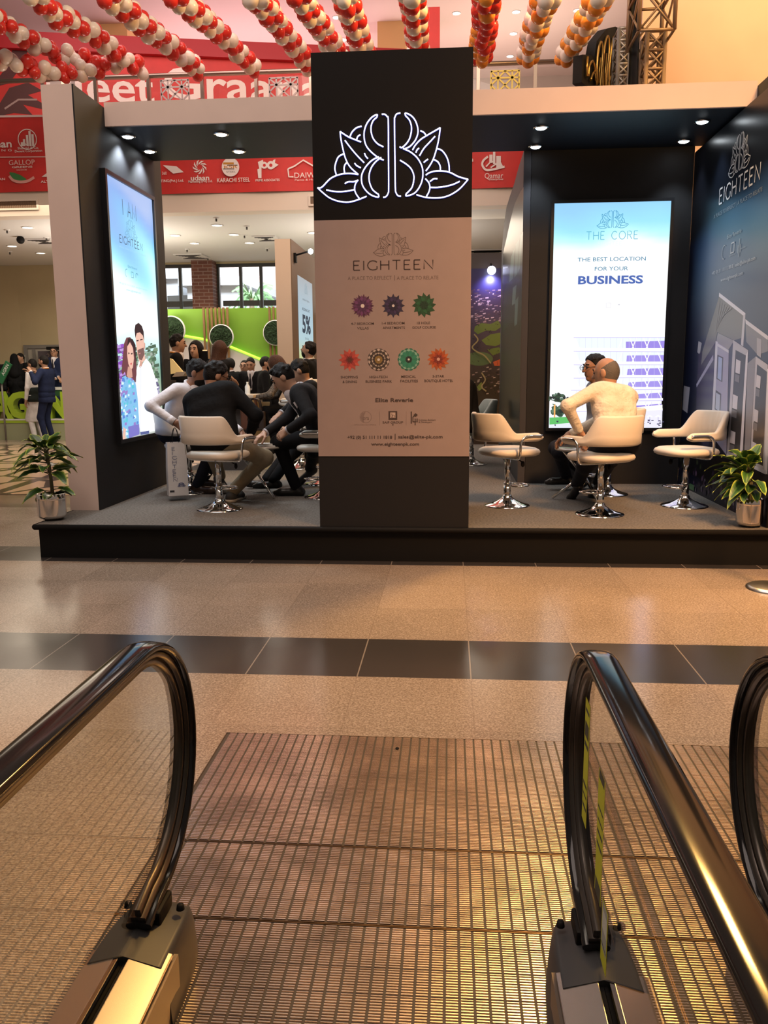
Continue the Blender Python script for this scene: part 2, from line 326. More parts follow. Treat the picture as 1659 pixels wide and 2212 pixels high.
def floor_mat():
    m = bpy.data.materials.new('polished_granite_floor'); m.use_nodes = True; nt = m.node_tree; b = nt.nodes['Principled BSDF']
    N = nt.nodes.new; L = nt.links.new
    def math_(op, a, bb=None, c=None):
        n = N('ShaderNodeMath'); n.operation = op
        for i, q in enumerate((a, bb, c)):
            if q is None: continue
            if isinstance(q, (int, float)): n.inputs[i].default_value = q
            else: L(q, n.inputs[i])
        return n.outputs[0]
    tc = N('ShaderNodeTexCoord'); sp = N('ShaderNodeSeparateXYZ'); L(tc.outputs['Object'], sp.inputs[0]); X, Y = sp.outputs[0], sp.outputs[1]
    def band(a, c): return math_('MULTIPLY', math_('GREATER_THAN', Y, a), math_('LESS_THAN', Y, c))
    dark = math_('MAXIMUM', band(3.68, 4.235), band(5.96, 6.48)); brown = band(8.45, 9.35)
    tx = math_('DIVIDE', math_('SUBTRACT', X, .107), .532); ty = math_('DIVIDE', math_('SUBTRACT', Y, 3.68), .57)
    ix, iy = math_('FLOOR', tx), math_('FLOOR', ty); fx, fy = math_('FRACT', tx), math_('FRACT', ty)
    wn = N('ShaderNodeTexWhiteNoise'); wn.noise_dimensions = '2D'; cb = N('ShaderNodeCombineXYZ'); L(ix, cb.inputs[0]); L(iy, cb.inputs[1]); L(cb.outputs[0], wn.inputs['Vector'])
    jx = math_('LESS_THAN', math_('ABSOLUTE', math_('SUBTRACT', fx, .5)), .494); jy = math_('LESS_THAN', math_('ABSOLUTE', math_('SUBTRACT', fy, .5)), .496)
    joint = math_('SUBTRACT', 1.0, math_('MULTIPLY', jx, jy)); jointx = math_('SUBTRACT', 1.0, jx)
    n1 = N('ShaderNodeTexNoise'); n1.inputs['Scale'].default_value = 90; n1.inputs['Detail'].default_value = 5; n1.inputs['Roughness'].default_value = .75; L(tc.outputs['Object'], n1.inputs['Vector'])
    n2 = N('ShaderNodeTexNoise'); n2.inputs['Scale'].default_value = 1.4; n2.inputs['Detail'].default_value = 3; L(tc.outputs['Object'], n2.inputs['Vector'])
    vo = N('ShaderNodeTexVoronoi'); vo.inputs['Scale'].default_value = 140; L(tc.outputs['Object'], vo.inputs['Vector'])
    r = N('ShaderNodeValToRGB'); L(n1.outputs['Fac'], r.inputs[0]); r.color_ramp.elements[0].position = .36; r.color_ramp.elements[1].position = .66
    r.color_ramp.elements[0].color = (.20, .142, .102, 1); r.color_ramp.elements[1].color = (.43, .335, .255, 1)
    fl = math_('GREATER_THAN', vo.outputs['Distance'], .62)
    tint = math_('ADD', math_('MULTIPLY', wn.outputs['Value'], .24), .86); tint = math_('MULTIPLY', tint, math_('ADD', math_('MULTIPLY', n2.outputs['Fac'], .4), .8))
    s1 = N('ShaderNodeVectorMath'); s1.operation = 'SCALE'; L(r.outputs[0], s1.inputs[0]); L(tint, s1.inputs['Scale'])
    def mixc(fac, a, c):
        n = N('ShaderNodeMix'); n.data_type = 'RGBA'; L(fac, n.inputs[0])
        for i, q in ((6, a), (7, c)):
            if isinstance(q, tuple): n.inputs[i].default_value = (*q, 1)
            else: L(q, n.inputs[i])
        return n.outputs[2]
    c = mixc(math_('MULTIPLY', fl, .35), s1.outputs[0], (.62, .5, .4)); c = mixc(math_('MULTIPLY', joint, .35), c, (.20, .14, .10))
    dk = mixc(math_('MULTIPLY', n1.outputs['Fac'], .5), (.030, .026, .025), (.075, .064, .058)); dk = mixc(math_('MULTIPLY', jointx, .8), dk, (.30, .25, .21))
    c = mixc(dark, c, dk); c = mixc(brown, c, (.17, .115, .08)); L(c, b.inputs['Base Color'])
    rr = N('ShaderNodeMapRange'); rr.inputs[3].default_value = .10; rr.inputs[4].default_value = .30; L(n2.outputs['Fac'], rr.inputs[0]); L(rr.outputs[0], b.inputs['Roughness'])
    b.inputs['Specular IOR Level'].default_value = .5
    return m
def lined_floor_mat():
    m = bpy.data.materials.new('dark_lined_floor'); m.use_nodes = True; nt = m.node_tree; b = nt.nodes['Principled BSDF']; N = nt.nodes.new; L = nt.links.new
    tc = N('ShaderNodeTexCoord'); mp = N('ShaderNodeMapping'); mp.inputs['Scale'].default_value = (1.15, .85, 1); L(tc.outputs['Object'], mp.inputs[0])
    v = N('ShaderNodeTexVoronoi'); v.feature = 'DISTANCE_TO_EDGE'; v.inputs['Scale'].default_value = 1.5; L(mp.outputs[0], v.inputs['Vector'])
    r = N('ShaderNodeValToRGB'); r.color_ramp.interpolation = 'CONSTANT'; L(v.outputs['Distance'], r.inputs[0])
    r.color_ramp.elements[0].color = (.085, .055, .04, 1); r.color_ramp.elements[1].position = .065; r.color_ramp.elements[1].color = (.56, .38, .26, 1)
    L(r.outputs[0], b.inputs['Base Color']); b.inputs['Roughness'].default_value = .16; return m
def brick_mat():
    m = bpy.data.materials.new('red_brick'); m.use_nodes = True; nt = m.node_tree; b = nt.nodes['Principled BSDF']; N = nt.nodes.new; L = nt.links.new
    tc = N('ShaderNodeTexCoord'); mp = N('ShaderNodeMapping'); mp.inputs['Rotation'].default_value = (PI/2, 0, 0); L(tc.outputs['Object'], mp.inputs[0])
    t = N('ShaderNodeTexBrick'); L(mp.outputs[0], t.inputs[0]); t.inputs['Scale'].default_value = 1; t.inputs['Brick Width'].default_value = .22; t.inputs['Row Height'].default_value = .075; t.inputs['Mortar Size'].default_value = .008
    t.inputs['Color1'].default_value = (.20, .075, .05, 1); t.inputs['Color2'].default_value = (.15, .055, .04, 1); t.inputs['Mortar'].default_value = (.30, .2, .17, 1)
    L(t.outputs[0], b.inputs['Base Color']); b.inputs['Roughness'].default_value = .8; return m
def struct(name, mb, m, label=None, **k):
    o = mb.build(name, m, **k); o['kind'] = 'structure'
    if label: o['label'] = label
    return o
# ------------------------------------------------------------------ hall shell
struct('floor', MB().box(-16, 9, -2, 24, -.12, 0), floor_mat(), 'polished granite concourse floor with dark bands')
struct('floor_lines', MB().box(-15, -3.9, 9.35, 16.2, .001, .004), lined_floor_mat(), 'polished floor with a dark irregular line pattern')  # dark irregular line network drawn in the floor colour
BY = 18.7
struct('ceiling_lower', MB().box(-12, 6, 13.3, BY, 3.84, 4.15), CEIL, 'pale ceiling under the gallery')
struct('gallery_slab', MB().box(-14, 8, 13.0, 21, 4.15, 5.3).box(-14, 8, 13.0, 13.3, 3.84, 4.15), CREAM, 'cream gallery edge above the lower ceiling')
struct('ceiling', MB().box(-16, 8, 13.5, 22, 8.2, 8.4), PINKCEIL, 'pink-beige upper ceiling')
struct('wall_upper_back', MB().box(-16, 8, 21, 21.3, 5.3, 8.2), mat('upper_wall_paint', (.52, .44, .39), .7), 'pale wall at the back of the gallery')
sd = at_y(37, 620, BY)[0]
struct('wall_left', MB().prism([(sd, BY, 0), (sd-5, BY-.45, 0), (sd-5, BY-.2, 0), (sd, BY+.25, 0)], (0, 0, 3.84)), TAN, 'tan wall at the far left', fix=True)
# back wall with a window band
wl, wr = at_y(330, 600, BY)[0], at_y(660, 600, BY)[0]
zt, zb = 3.80, .9
bk = MB().box(sd, wl, BY, BY+.25, 0, 3.84).box(wl, wr, BY, BY+.25, zt, 3.84).box(wl, wr, BY, BY+.25, 0, zb).box(wr, 6, BY, BY+.25, 0, 3.84)
struct('wall_back', bk, TAN, 'tan back wall with a band of windows')
FR = mat('dark_window_frame', (.05, .048, .046), .5)
GLS = glass_mat('window_glass', (.96, .98, .98), 1.0)
c0, c1 = at_y(424, 600, BY)[0], at_y(468, 600, BY)[0]
def window(i, x0, x1, mull):
    w = thing('window_%d' % i, None, None, (x0, BY, zb), kind='structure')
    m = MB(); t = .032
    m.box(x0, x1, BY+.02, BY+.1, zt-.07, zt).box(x0, x1, BY+.02, BY+.1, zb, zb+.07)
    m.box(x0, x0+.05, BY+.02, BY+.1, zb+.07, zt-.07).box(x1-.05, x1, BY+.02, BY+.1, zb+.07, zt-.07)
    zh = at_y(500, 655, BY)[2]
    xs = sorted([x0+.07, x1-.07]+[at_y(p, 600, BY)[0] for p in mull])
    for p in mull: q = at_y(p, 600, BY)[0]; m.box(q-t, q+t, BY+.02, BY+.1, zb+.07, zt-.07)
    for a, b in zip(xs, xs[1:]): m.box(a+.045, b-.045, BY+.03, BY+.09, zh-.06, zh+.06)
    m.build('window_frame', FR, w)
    for a, b in zip(xs, xs[1:]): MB().box(a, b, BY+.055, BY+.065, zb+.05, zt-.05).build('pane', GLS, w)
window(1, wl, c0, [388]); window(2, c1, wr, [519, 563, 612])
struct('brick_column', MB().box(c0, c1, BY-.35, BY+.3, 0, 3.84), brick_mat(), 'red brick column between the windows')
# outside: pale sky, two pale buildings, a tree
sk = mat('overcast_sky', (.9, .9, .9), 1, emit=(.93, .97, 1.0), estr=1.7)
struct('sky_outside', MB().add([(-30, 40, -2), (20, 40, -2), (20, 40, 22), (-30, 40, 22)], [(0, 1, 2, 3)]), sk)
struct('ground_outside', MB().box(-30, 20, BY+.3, 40, -.3, -.02), mat('outside_ground', (.4, .4, .38), .9))
OB = mat('outside_render', (.55, .58, .64), .8); OB2 = mat('outside_pink_brick', (.80, .62, .60), .8)
def outside_building(label, x0, x1, y0, z, m, wins):
    b = thing('building', label, 'building', ((x0+x1)/2, y0, 0))
    MB().box(x0, x1, y0, y0+5, 0, z).build('facade', m, b); MB().box(x0-.2, x1+.2, y0-.2, y0+5, z, z+.25).build('roof', OB, b)
    for a, c in wins: MB().box(a, a+.9, y0-.05, y0, c, c+1.6).build('window', FR, b)
xa, xb = at_y(340, 600, 26)[0], at_y(455, 600, 26)[0]
outside_building('pale grey building outside the window by the brick column', xa-3, at_y(384, 620, 26)[0], 26, at_y(370, 603, 26)[2], OB, [(xa+.3, 2.2), (xa-1.2, 2.2)])
outside_building('lower grey building outside beside the brick column', at_y(404, 620, 25)[0], xb+1.2, 25, at_y(430, 618, 25)[2], OB, [(xb-.6, 2.0)])
outside_building('tall pink brick building seen through the right window', at_y(478, 600, 32)[0], at_y(680, 600, 32)[0], 32, 7.5, OB2, [(at_y(490, 640, 32)[0], 2.2), (at_y(505, 640, 32)[0]+.6, 2.2)])
rnd = random.Random(4)
tr = thing('tree', 'green palm-like tree outside the right window', 'tree', tuple(at_y(545, 668, 23)*np.array([1, 1, 0])))
tp = at_y(545, 645, 23); MB().tube([(tp[0], 23, 0), (tp[0], 23, tp[2])], .09).build('trunk', mat('bark', (.2, .15, .1), .9), tr)
fm = MB()
for k in range(60):
    a = rnd.uniform(0, 2*PI); e = rnd.uniform(-.5, .9); d = np.array([math.cos(a), math.sin(a)*.6, e]); q = tp+np.array([0, 0, -.1])
    s = rnd.uniform(.35, .75); p = spline([q, q+d*s*.6+np.array([0, 0, .12]), q+d*s+np.array([0, 0, -.1])], 3)
    fm.ribbon(p, .05, (0, -1, .3))
fm.build('fronds', mat('outside_leaves', (.22, .42, .2), .7), tr)
# ------------------------------------------------------------------ landing plates of the escalators
ALU = mat('ribbed_aluminium', (.80, .67, .58), .25, 1.0, noise=.2, nscale=5)
GROOVE = mat('plate_groove', (.045, .03, .022), .6)
def plate(x0, x1, y0, y1, label):
    t = thing('landing_plate', label, 'floor plate', ((x0+x1)/2, y0, 0), group='ribbed escalator landing plates')
    MB().box(x0+.001, x1-.001, y0+.001, y1-.001, .001, .012).build('backing', GROOVE, t)
    mb = MB(); px, py = .034, .0085; nx = int((x1-x0-.012)/px); ny = int((y1-y0-.004)/py); V = []; F = []
    ox = (x1-x0-nx*px)/2+x0; oy = y0+(y1-y0-ny*py)/2
    for j in range(ny):
        a = oy+j*py+.0018; b = oy+(j+1)*py-.0018
        if j % 10 == 9: b -= .0012
        for i in range(nx):
            l = ox+i*px+.0030; r = l+px-.0060; o = len(V)
            V += [(l, a, .011), (r, a, .011), (r, b, .011), (l, b, .011), (l+.0004, a+.0007, .0152), (r-.0004, a+.0007, .0152), (r-.0004, b-.0007, .0152), (l+.0004, b-.0007, .0152)]
            F += [(o+4, o+5, o+6, o+7), (o, o+1, o+5, o+4), (o+2, o+3, o+7, o+6), (o+1, o+2, o+6, o+5), (o+3, o, o+4, o+7)]
    mb.v = V; mb.f = F; mb.c = [None]*len(F); mb.sm = [False]*len(F); mb.build('ribs', ALU, t)
    fr = MB().box(x0, x1, y0, y0+.002, .001, .014).box(x0, x1, y1-.002, y1, .001, .014).box(x0, x0+.003, y0, y1, .001, .014).box(x1-.003, x1, y0, y1, .001, .015); fr.build('edge_trim', mat('bronze_trim', (.16, .10, .06), .4, 1), t)
    return t
xs = [(-.867, .52, 'between the two nearest handrails'), (.522, 1.75, 'under the handrails at the right')]
ys = [(2.253, 3.01, 'far'), (1.903, 2.25, 'middle'), (.3, 1.90, 'near')]
for x0, x1, d in xs:
    for y0, y1, e in ys: plate(x0, x1, y0, y1, '%s ribbed metal landing plate %s' % (e, d))
hp = at_z(858, 1617, .016); tag(MB().lathe([(0, .003), (.006, .003), (.0075, 0)], tuple(hp), 16).build('screw_cap', BLACK), 'small black screw cap on the far landing plate', 'screw cap')
# ------------------------------------------------------------------ escalator balustrades
RUB = mat('black_handrail_rubber', (.010, .008, .008), .11, spec=.34, coat=.0)
TRK = mat('dark_guide_track', (.10, .085, .075), .3, .9); PLAS = mat('grey_black_plastic', (.035, .034, .036), .45)
DECK = mat('steel_deck_panel', (.60, .53, .48), .24, 1.0); SKT = mat('dark_steel_skirt', (.22, .18, .15), .35, .9)
BGL = glass_mat('balustrade_glass', (.88, .89, .85), 1.6, base=.10)
def balustrade(X, label, sticker=False):
    t = thing('escalator_balustrade', label, 'escalator balustrade', (X, 1.0, 0), group='escalator balustrades')
    zc, R, yc = .502, .308, 1.705; y0 = -1.4
    def path(off, n=22, tail=True):
        p = [(y0, zc+R-off)]+[(y0+(yc-y0)*i/6, zc+R-off) for i in range(1, 7)]
        p += [(yc+(R-off)*math.sin(PI*i/n), zc+(R-off)*math.cos(PI*i/n)) for i in range(1, n+1)]
        return p+([(yc-.08, zc-R+off-.02)] if tail else [])
    def sweep(mb, off, prof):
        P = path(off); m = len(P); k = len(prof); vs = []
        for i in range(m):
            a, b = P[max(i-1, 0)], P[min(i+1, m-1)]; ty, tz = unit((b[0]-a[0], b[1]-a[1])); ny, nz = -tz, ty
            vs += [(X+u, P[i][0]+ny*w, P[i][1]+nz*w) for u, w in prof]
        mb.add(vs, [(i*k+j, (i+1)*k+j, (i+1)*k+(j+1) % k, i*k+(j+1) % k) for i in range(m-1) for j in range(k)], None, True)
        mb.add(vs[-k:], [tuple(range(k))])
    hr = [(.035*math.cos(a)*(1 if abs(math.cos(a)) > .3 else 1), (.013 if math.sin(a) > 0 else .011)*math.copysign(abs(math.sin(a))**.6, math.sin(a))) for a in [2*PI*i/20 for i in range(20)]]
    m = MB(); sweep(m, .013, hr); m.build('handrail', RUB, t, fix=True)
    m = MB(); sweep(m, .030, [(-.022, -.006), (.022, -.006), (.022, .006), (-.022, .006)]); sweep(m, .046, [(-.012, -.010), (.012, -.010), (.012, .010), (-.012, .010)]); m.build('guide_track', TRK, t, fix=True)
    g = path(.052, tail=False); ol = [(X-.005, a, b) for a, b in g if b > .2]+[(X-.005, 1.60, .15), (X-.005, y0, .15)]
    MB().prism(ol, (.01, 0, 0)).build('glass_panel', BGL, t, fix=True)
    # deck: two sloping steel panels either side of a dark slot, on a dark skirt
    for s in (-1, 1):
        MB().prism([(X+s*.016, y0, .178), (X+s*.095, y0, .155), (X+s*.095, y0, .147), (X+s*.016, y0, .165)], (0, 1.585-y0, 0)).build('deck_panel', DECK, t, fix=True, bevel=.002)
        MB().box(min(X+s*.088, X+s*.102), max(X+s*.088, X+s*.102), y0, 1.6, .0155, .143).build('skirt', SKT, t)
    MB().box(X-.087, X+.087, y0, 1.58, .0155, .143).box(X-.0155, X-.0055, y0, 1.575, .143, .168).box(X+.0055, X+.0155, y0, 1.575, .143, .168).build('deck_core', BLACK, t)
    # rounded plastic newel end
    m = MB(); n = 24; rows = []
    for i in range(17):
        f = i/16; y = 1.535+.285*math.sin(f*PI/2)**.9; q_ = math.cos(f*PI/2); w = .1065*(.34+.66*q_**.55); kz = .05+.95*q_**.40; row = []
        for k in range(n+1):
            c_ = math.cos(PI*k/n); u_ = math.copysign(abs(c_)**.62, c_); x_ = w*u_; e_ = abs(u_); z_ = (.1685-.030*e_)*(1-max(0, (e_-.80)/.20)**2.2); row.append((X+x_, y, .0155+z_*kz))
        rows.append(row)
    vs = [p for r in rows for p in r]; fs = [(i*(n+1)+k, i*(n+1)+k+1, (i+1)*(n+1)+k+1, (i+1)*(n+1)+k) for i in range(16) for k in range(n)]
    m.add(vs, fs, None, True); m.add(rows[-1], [tuple(range(n+1))]); m.add(rows[0], [tuple(range(n, -1, -1))])
    m.build('newel_cap', PLAS, t, fix=True)
    MB().box(X-.043, X+.043, 1.655, 1.745, .160, .200).build('handrail_inlet', BLACK, t, bevel=.008)
    for s in (-1, 1): MB().lathe([(0, .012), (.008, .012), (.010, 0)], (X+s*.068, 1.722, .165), 10).build('bolt', BLACK, t)
    return t
balustrade(-.692, 'black-railed glass balustrade at the near left corner of the landing')
bal2 = balustrade(.326, 'black-railed glass balustrade with yellow safety stickers on its pane')
balustrade(.735, 'black-railed glass balustrade cut by the right edge of the photo')
YEL = (.62, .60, .03)
def sticker(y0, y1, z0, z1, label, bars):
    a = Art((.3205, 0, 0), (0, -1, 0), (0, 0, 1)); t = thing('safety_sticker', label, 'sticker', (.3205, (y0+y1)/2, z0), group='stickers on the balustrade glass')
    a.rect(-y1, z0, -y0, z1, YEL); a.new().build('sheet', MATTEP, t) if False else None
    for b in bars: a.rect(-y1+.006, z0+(z1-z0)*b[0], -y0-.006, z0+(z1-z0)*b[1], b[2])
    a.new().build('sheet', MATTEP, t)
DKP = (.05, .05, .03)
sticker(1.80, 1.86, .36, .66, 'upright yellow warning sticker nearest the newel', [(.9, .93, DKP), (.62, .66, DKP), (.70, .82, DKP), (.3, .33, DKP), (.12, .15, DKP), (.22, .24, DKP)])
sticker(1.60, 1.67, .30, .58, 'yellow and black warning sticker in the middle of the pane', [(.93, 1, DKP), (0, .13, DKP), (.4, .43, DKP), (.5, .53, DKP), (.6, .62, DKP), (.7, .72, DKP)])
sticker(1.52, 1.58, .20, .34, 'small pale rule sticker with yellow foot low on the pane', [(.25, .97, (.42, .42, .38)), (.55, .85, (.7, .68, .6)), (.3, .33, DKP)])
a = at_x(17, 1703, -.697); tag(MB().box(-.699, -.6975, a[1]-.025, a[1]+.025, a[2]-.02, a[2]+.02).build('glass_label', mat('brown_label', (.12, .09, .05), .5)), 'small brown square label on the left glass pane', 'label')
# queue-post foot at the right
q = at_z(1668, 1272, 0); t = thing('barrier_post', 'round steel foot of a barrier post at the right edge', 'barrier post', (q[0], q[1], 0))
MB().lathe([(0, .03), (.03, .03), (.14, .022), (.16, .012), (.162, 0)], (q[0], q[1], 0), 32).build('base', STEEL, t)
MB().tube([(q[0], q[1], .03), (q[0], q[1], .92)], .025, 16).build('post', STEEL, t); MB().ball((q[0], q[1], .93), .034).build('cap', STEEL, t)
# ------------------------------------------------------------------ exhibition booth
PZ = .267; PY = 6.06
t = thing('booth_platform', 'long black-skirted booth platform with grey carpet top', 'platform', (0, PY, 0))
MB().box(-3.17, 2.78, PY+.02, 15.0, .0, PZ-.035).build('base', SKIRT, t)
MB().box(-3.185, 2.78, PY, 15.0, PZ-.034, PZ).build('carpet', CARPET, t, bevel=.008)
m = MB(); m.tube([(-3.19, PY-.004, PZ-.022), (2.78, PY-.004, PZ-.022)], .022, 10); m.tube([(-3.19, PY-.004, PZ-.022), (-3.19, 9.0, PZ-.022)], .022, 10); m.build('edge_nosing', SKIRT, t)
# centre pillar
pl, pr = -.9645, .1445; pz1 = 3.566; s0, s1 = at_y(850, 985.5, PY)[2], at_y(850, 473, PY)[2]
t = thing('booth_pillar', 'tall square black pillar with a glowing line flower and a printed beige sign', 'pillar', ((pl+pr)/2, PY, PZ))
MB().box(pl, pr, PY, PY+1.05, PZ, s0).build('plinth', mat('charcoal_plinth', (.016, .0155, .017), .6, spec=.2), t)
MB().box(pl+.002, pr-.002, PY+.002, PY+1.05, s0+.0005, s1-.0005).build('sign_core', BLACK, t)
MB().box(pl, pr, PY-.001, PY+1.05, s1, pz1).build('light_box', BLACK, t)
sp = MB().box(pl, pr, PY-.006, PY-.0012, s0, s1).build('sign_panel', mat('sign_print_ground', (.315, .238, .222), .6, noise=.03, nscale=8), t)
a = Art((0, PY-.0062, 0), (1, 0, 0), (0, 0, 1)); INK = (.055, .035, .032); INK2 = (.13, .09, .08)
c = a.uv(849.3, 528.5); a.logo(c, .283, .0042, INK2); a.new().build('printed_flower', MATTEP, sp)
u0, v0 = a.uv(764, 584); u1, v1 = a.uv(935, 561); a.caps('EIGHTEEN', u0, u1, v0, v1-v0, .0085, INK)
a.pxtext('A PLACE TO REFLECT', 751, 846, 600.5, 8, INK2); a.pxtext('A PLACE TO RELATE', 857, 947, 600, 8, INK2); a.pxline([(852.3, 594.5), (852.3, 606)], .004, INK2)
T = [('4-7 BEDROOM', 783, 699, 49), ('VILLAS', 784, 709, 25), ('1-4 BEDROOM', 849.4, 698, 49), ('APARTMENTS', 850.6, 708, 48), ('18 HOLE', 915, 697.5, 28), ('GOLF COURSE', 916, 707, 51),
     ('SHOPPING', 754.6, 814.6, 37), ('& DINING', 755.7, 824.5, 31), ('HIGH-TECH', 817.5, 814.2, 39), ('BUSINESS PARK', 818.2, 823.8, 57), ('MEDICAL', 882.8, 813.4, 32), ('FACILITIES', 883.8, 823, 38), ('5-STAR', 947, 812.6, 25), ('BOUTIQUE HOTEL', 947.8, 822.3, 62)]
for s, x, y, w in T: a.pxtext(s, x-w/2, x+w/2, y, 5.4, INK, .012)
a.pxtext('Elite Reverie', 811, 892.5, 864, 8.6, INK, .03)
a.pxtext('+92 (0) 51 111 11 1818', 750.6, 847, 944.3, 6.8, INK, .02); a.pxtext('sales@elite-pk.com', 860, 956, 943.3, 6.8, INK, .02); a.pxline([(853.6, 937), (853.6, 950)], .005, INK)
a.pxtext('www.eighteenpk.com', 801.8, 905, 959, 6.8, INK, .02); a.new().build('lettering', MATTEP, sp)
# seven flower rosettes, each its own print
def rosette(px, py, r, pet, cols, kind, ctr):
    c = a.uv(px, py); a.k = 1
    for q, (rr, col) in enumerate(cols):
        for k in range(pet):
            an = 2*PI*(k+(q % 2)*.5)/pet; n = PI/pet*1.25; R = r*rr; d = lambda rad, ang: (c[0]+rad*math.cos(ang), c[1]+rad*math.sin(ang))
            if kind == 'round': a.poly([d(0, an), d(R*.8, an-n), d(R*.97, an-n*.55), d(R, an), d(R*.97, an+n*.55), d(R*.8, an+n)], col if k % 2 else tuple(x*.82 for x in col))
            elif kind == 'swirl': a.poly([d(0, an), d(R*.7, an-n*1.2), d(R, an+n*.2), d(R*.75, an+n*.6)], col if k % 2 else tuple(x*.7 for x in col))
            else: a.poly([d(0, an), d(R*.62, an-n), d(R, an), d(R*.62, an+n)], col if k % 2 else tuple(x*.75 for x in col))
    if ctr: a.disc(c, r*ctr[0], ctr[1])
k = .00345
for px, py, r, pet, cols, kind, ctr in [
    (783.3, 661, 24.5, 13, [(1, (.10, .03, .07)), (.9, (.16, .05, .15)), (.6, (.09, .03, .09))], 'point', (.16, (.7, .62, .58))),
    (849.6, 660.5, 24.5, 12, [(1, (.03, .025, .06)), (.8, (.05, .03, .09)), (.5, (.02, .015, .04))], 'point', (.11, (.6, .55, .55))),
    (916, 659.2, 25, 12, [(1, (.02, .07, .03)), (.75, (.02, .10, .04)), (.4, (.01, .04, .02))], 'swirl', None),
    (755.4, 777.5, 24, 12, [(1, (.55, .10, .07)), (.75, (.45, .06, .05)), (.4, (.20, .03, .03))], 'point', (.2, (.10, .03, .02))),
    (818, 777, 23.5, 14, [(1, (.08, .06, .055)), (.93, (.55, .46, .42)), (.84, (.06, .045, .04)), (.62, (.5, .42, .36)), (.54, (.05, .035, .03)), (.36, (.25, .16, .05))], 'round', (.12, (.6, .55, .5))),
    (883, 776.5, 23.5, 14, [(1, (.03, .16, .11)), (.9, (.22, .45, .36)), (.78, (.03, .22, .14)), (.3, (.02, .03, .03))], 'round', (.09, (.65, .6, .6))),
    (947, 776, 23.5, 14, [(1, (.45, .11, .03)), (.72, (.38, .06, .02)), (.45, (.2, .03, .02))], 'swirl', (.14, (.55, .3, .25)))]:
    rosette(px, py, r*k, pet, cols, kind, ctr); a.new().build('printed_rosette', MATTEP, sp)
GRY = (.22, .16, .15); a.k = 1
c = a.uv(789.9, 901.2); a.ring(c, .042, .004, GRY); a.poly([(c[0]-.0, c[1]+.04), (c[0]-.028, c[1]+.028), (c[0]-.04, c[1]), (c[0]-.028, c[1]-.028), (c[0]-.012, c[1]-.038), (c[0]-.016, c[1])], GRY); a.text('ora', (c[0]+.002, c[1]-.004), .044, .030, INK2); a.pxtext('ORA DEVELOPERS', 765, 812, 917.6, 2.6, GRY)
for x in (820, 877.5): a.pxline([(x, 889), (x, 919)], .0025, GRY)
c = a.uv(848.6, 897.5); a.rect(c[0]-.032, c[1]-.032, c[0]+.032, c[1]+.032, INK); a.rect(c[0]-.019, c[1]-.018, c[0]+.019, c[1]+.022, (.5, .38, .33)); a.ring((c[0]+.004, c[1]-.008), .010, .003, INK); a.line([(c[0]-.008, c[1]+.014), (c[0]-.004, c[1]-.008), (c[0]-.012, c[1]-.016)], .004, INK)
a.pxtext('SAIF GROUP', 826.5, 870.8, 912.4, 4.6, INK, .02); a.pxline([(847.2, 917.6), (850, 917.6)], .008, INK)
for x0, y0, x1, y1, w in [(888.5, 889, 888.5, 915, .008), (892, 900, 892, 912, .007), (892.3, 900, 898, 897, .007), (896.8, 904, 896.8, 918.5, .007), (901, 904, 901, 912, .008), (892, 911, 899, 911, .006)]: a.pxline([(x0, y0), (x1, y1)], w, INK)
a.px([(897.6, 892.5), (902.6, 896.2), (897.8, 900.5), (893, 896.5)], INK); a.pxtext('Kohistan Builders', 904.5, 941, 907, 4, INK2, .01); a.pxtext('& Developers', 904.5, 932.5, 911.6, 4, INK2, .01)
a.new().build('printed_emblems', MATTEP, sp)
# glowing line flower: real tubes
NEON = mat('neon_tube', (.9, .9, .95), .3, emit=(.74, .80, 1.0), estr=2.6)
cc = at_y(660+818/4.366, 220+530/4.366, PY); wd = 1355/4.366*.003385; m = MB()
for l in LOGO: m.tube([(cc[0]+p[0]*wd, PY-.010, cc[2]+p[1]*wd) for p in l], .0043, 6)
m.build('neon_flower', NEON, t)
m = MB()
for l in LOGO: m.tube([(cc[0]+p[0]*wd, PY-.002, cc[2]+p[1]*wd) for p in l], .0076, 6)
m.build('neon_channel', mat('blue_acrylic_channel', (.03, .03, .12), .3, emit=(.05, .06, .5), estr=.5), t)
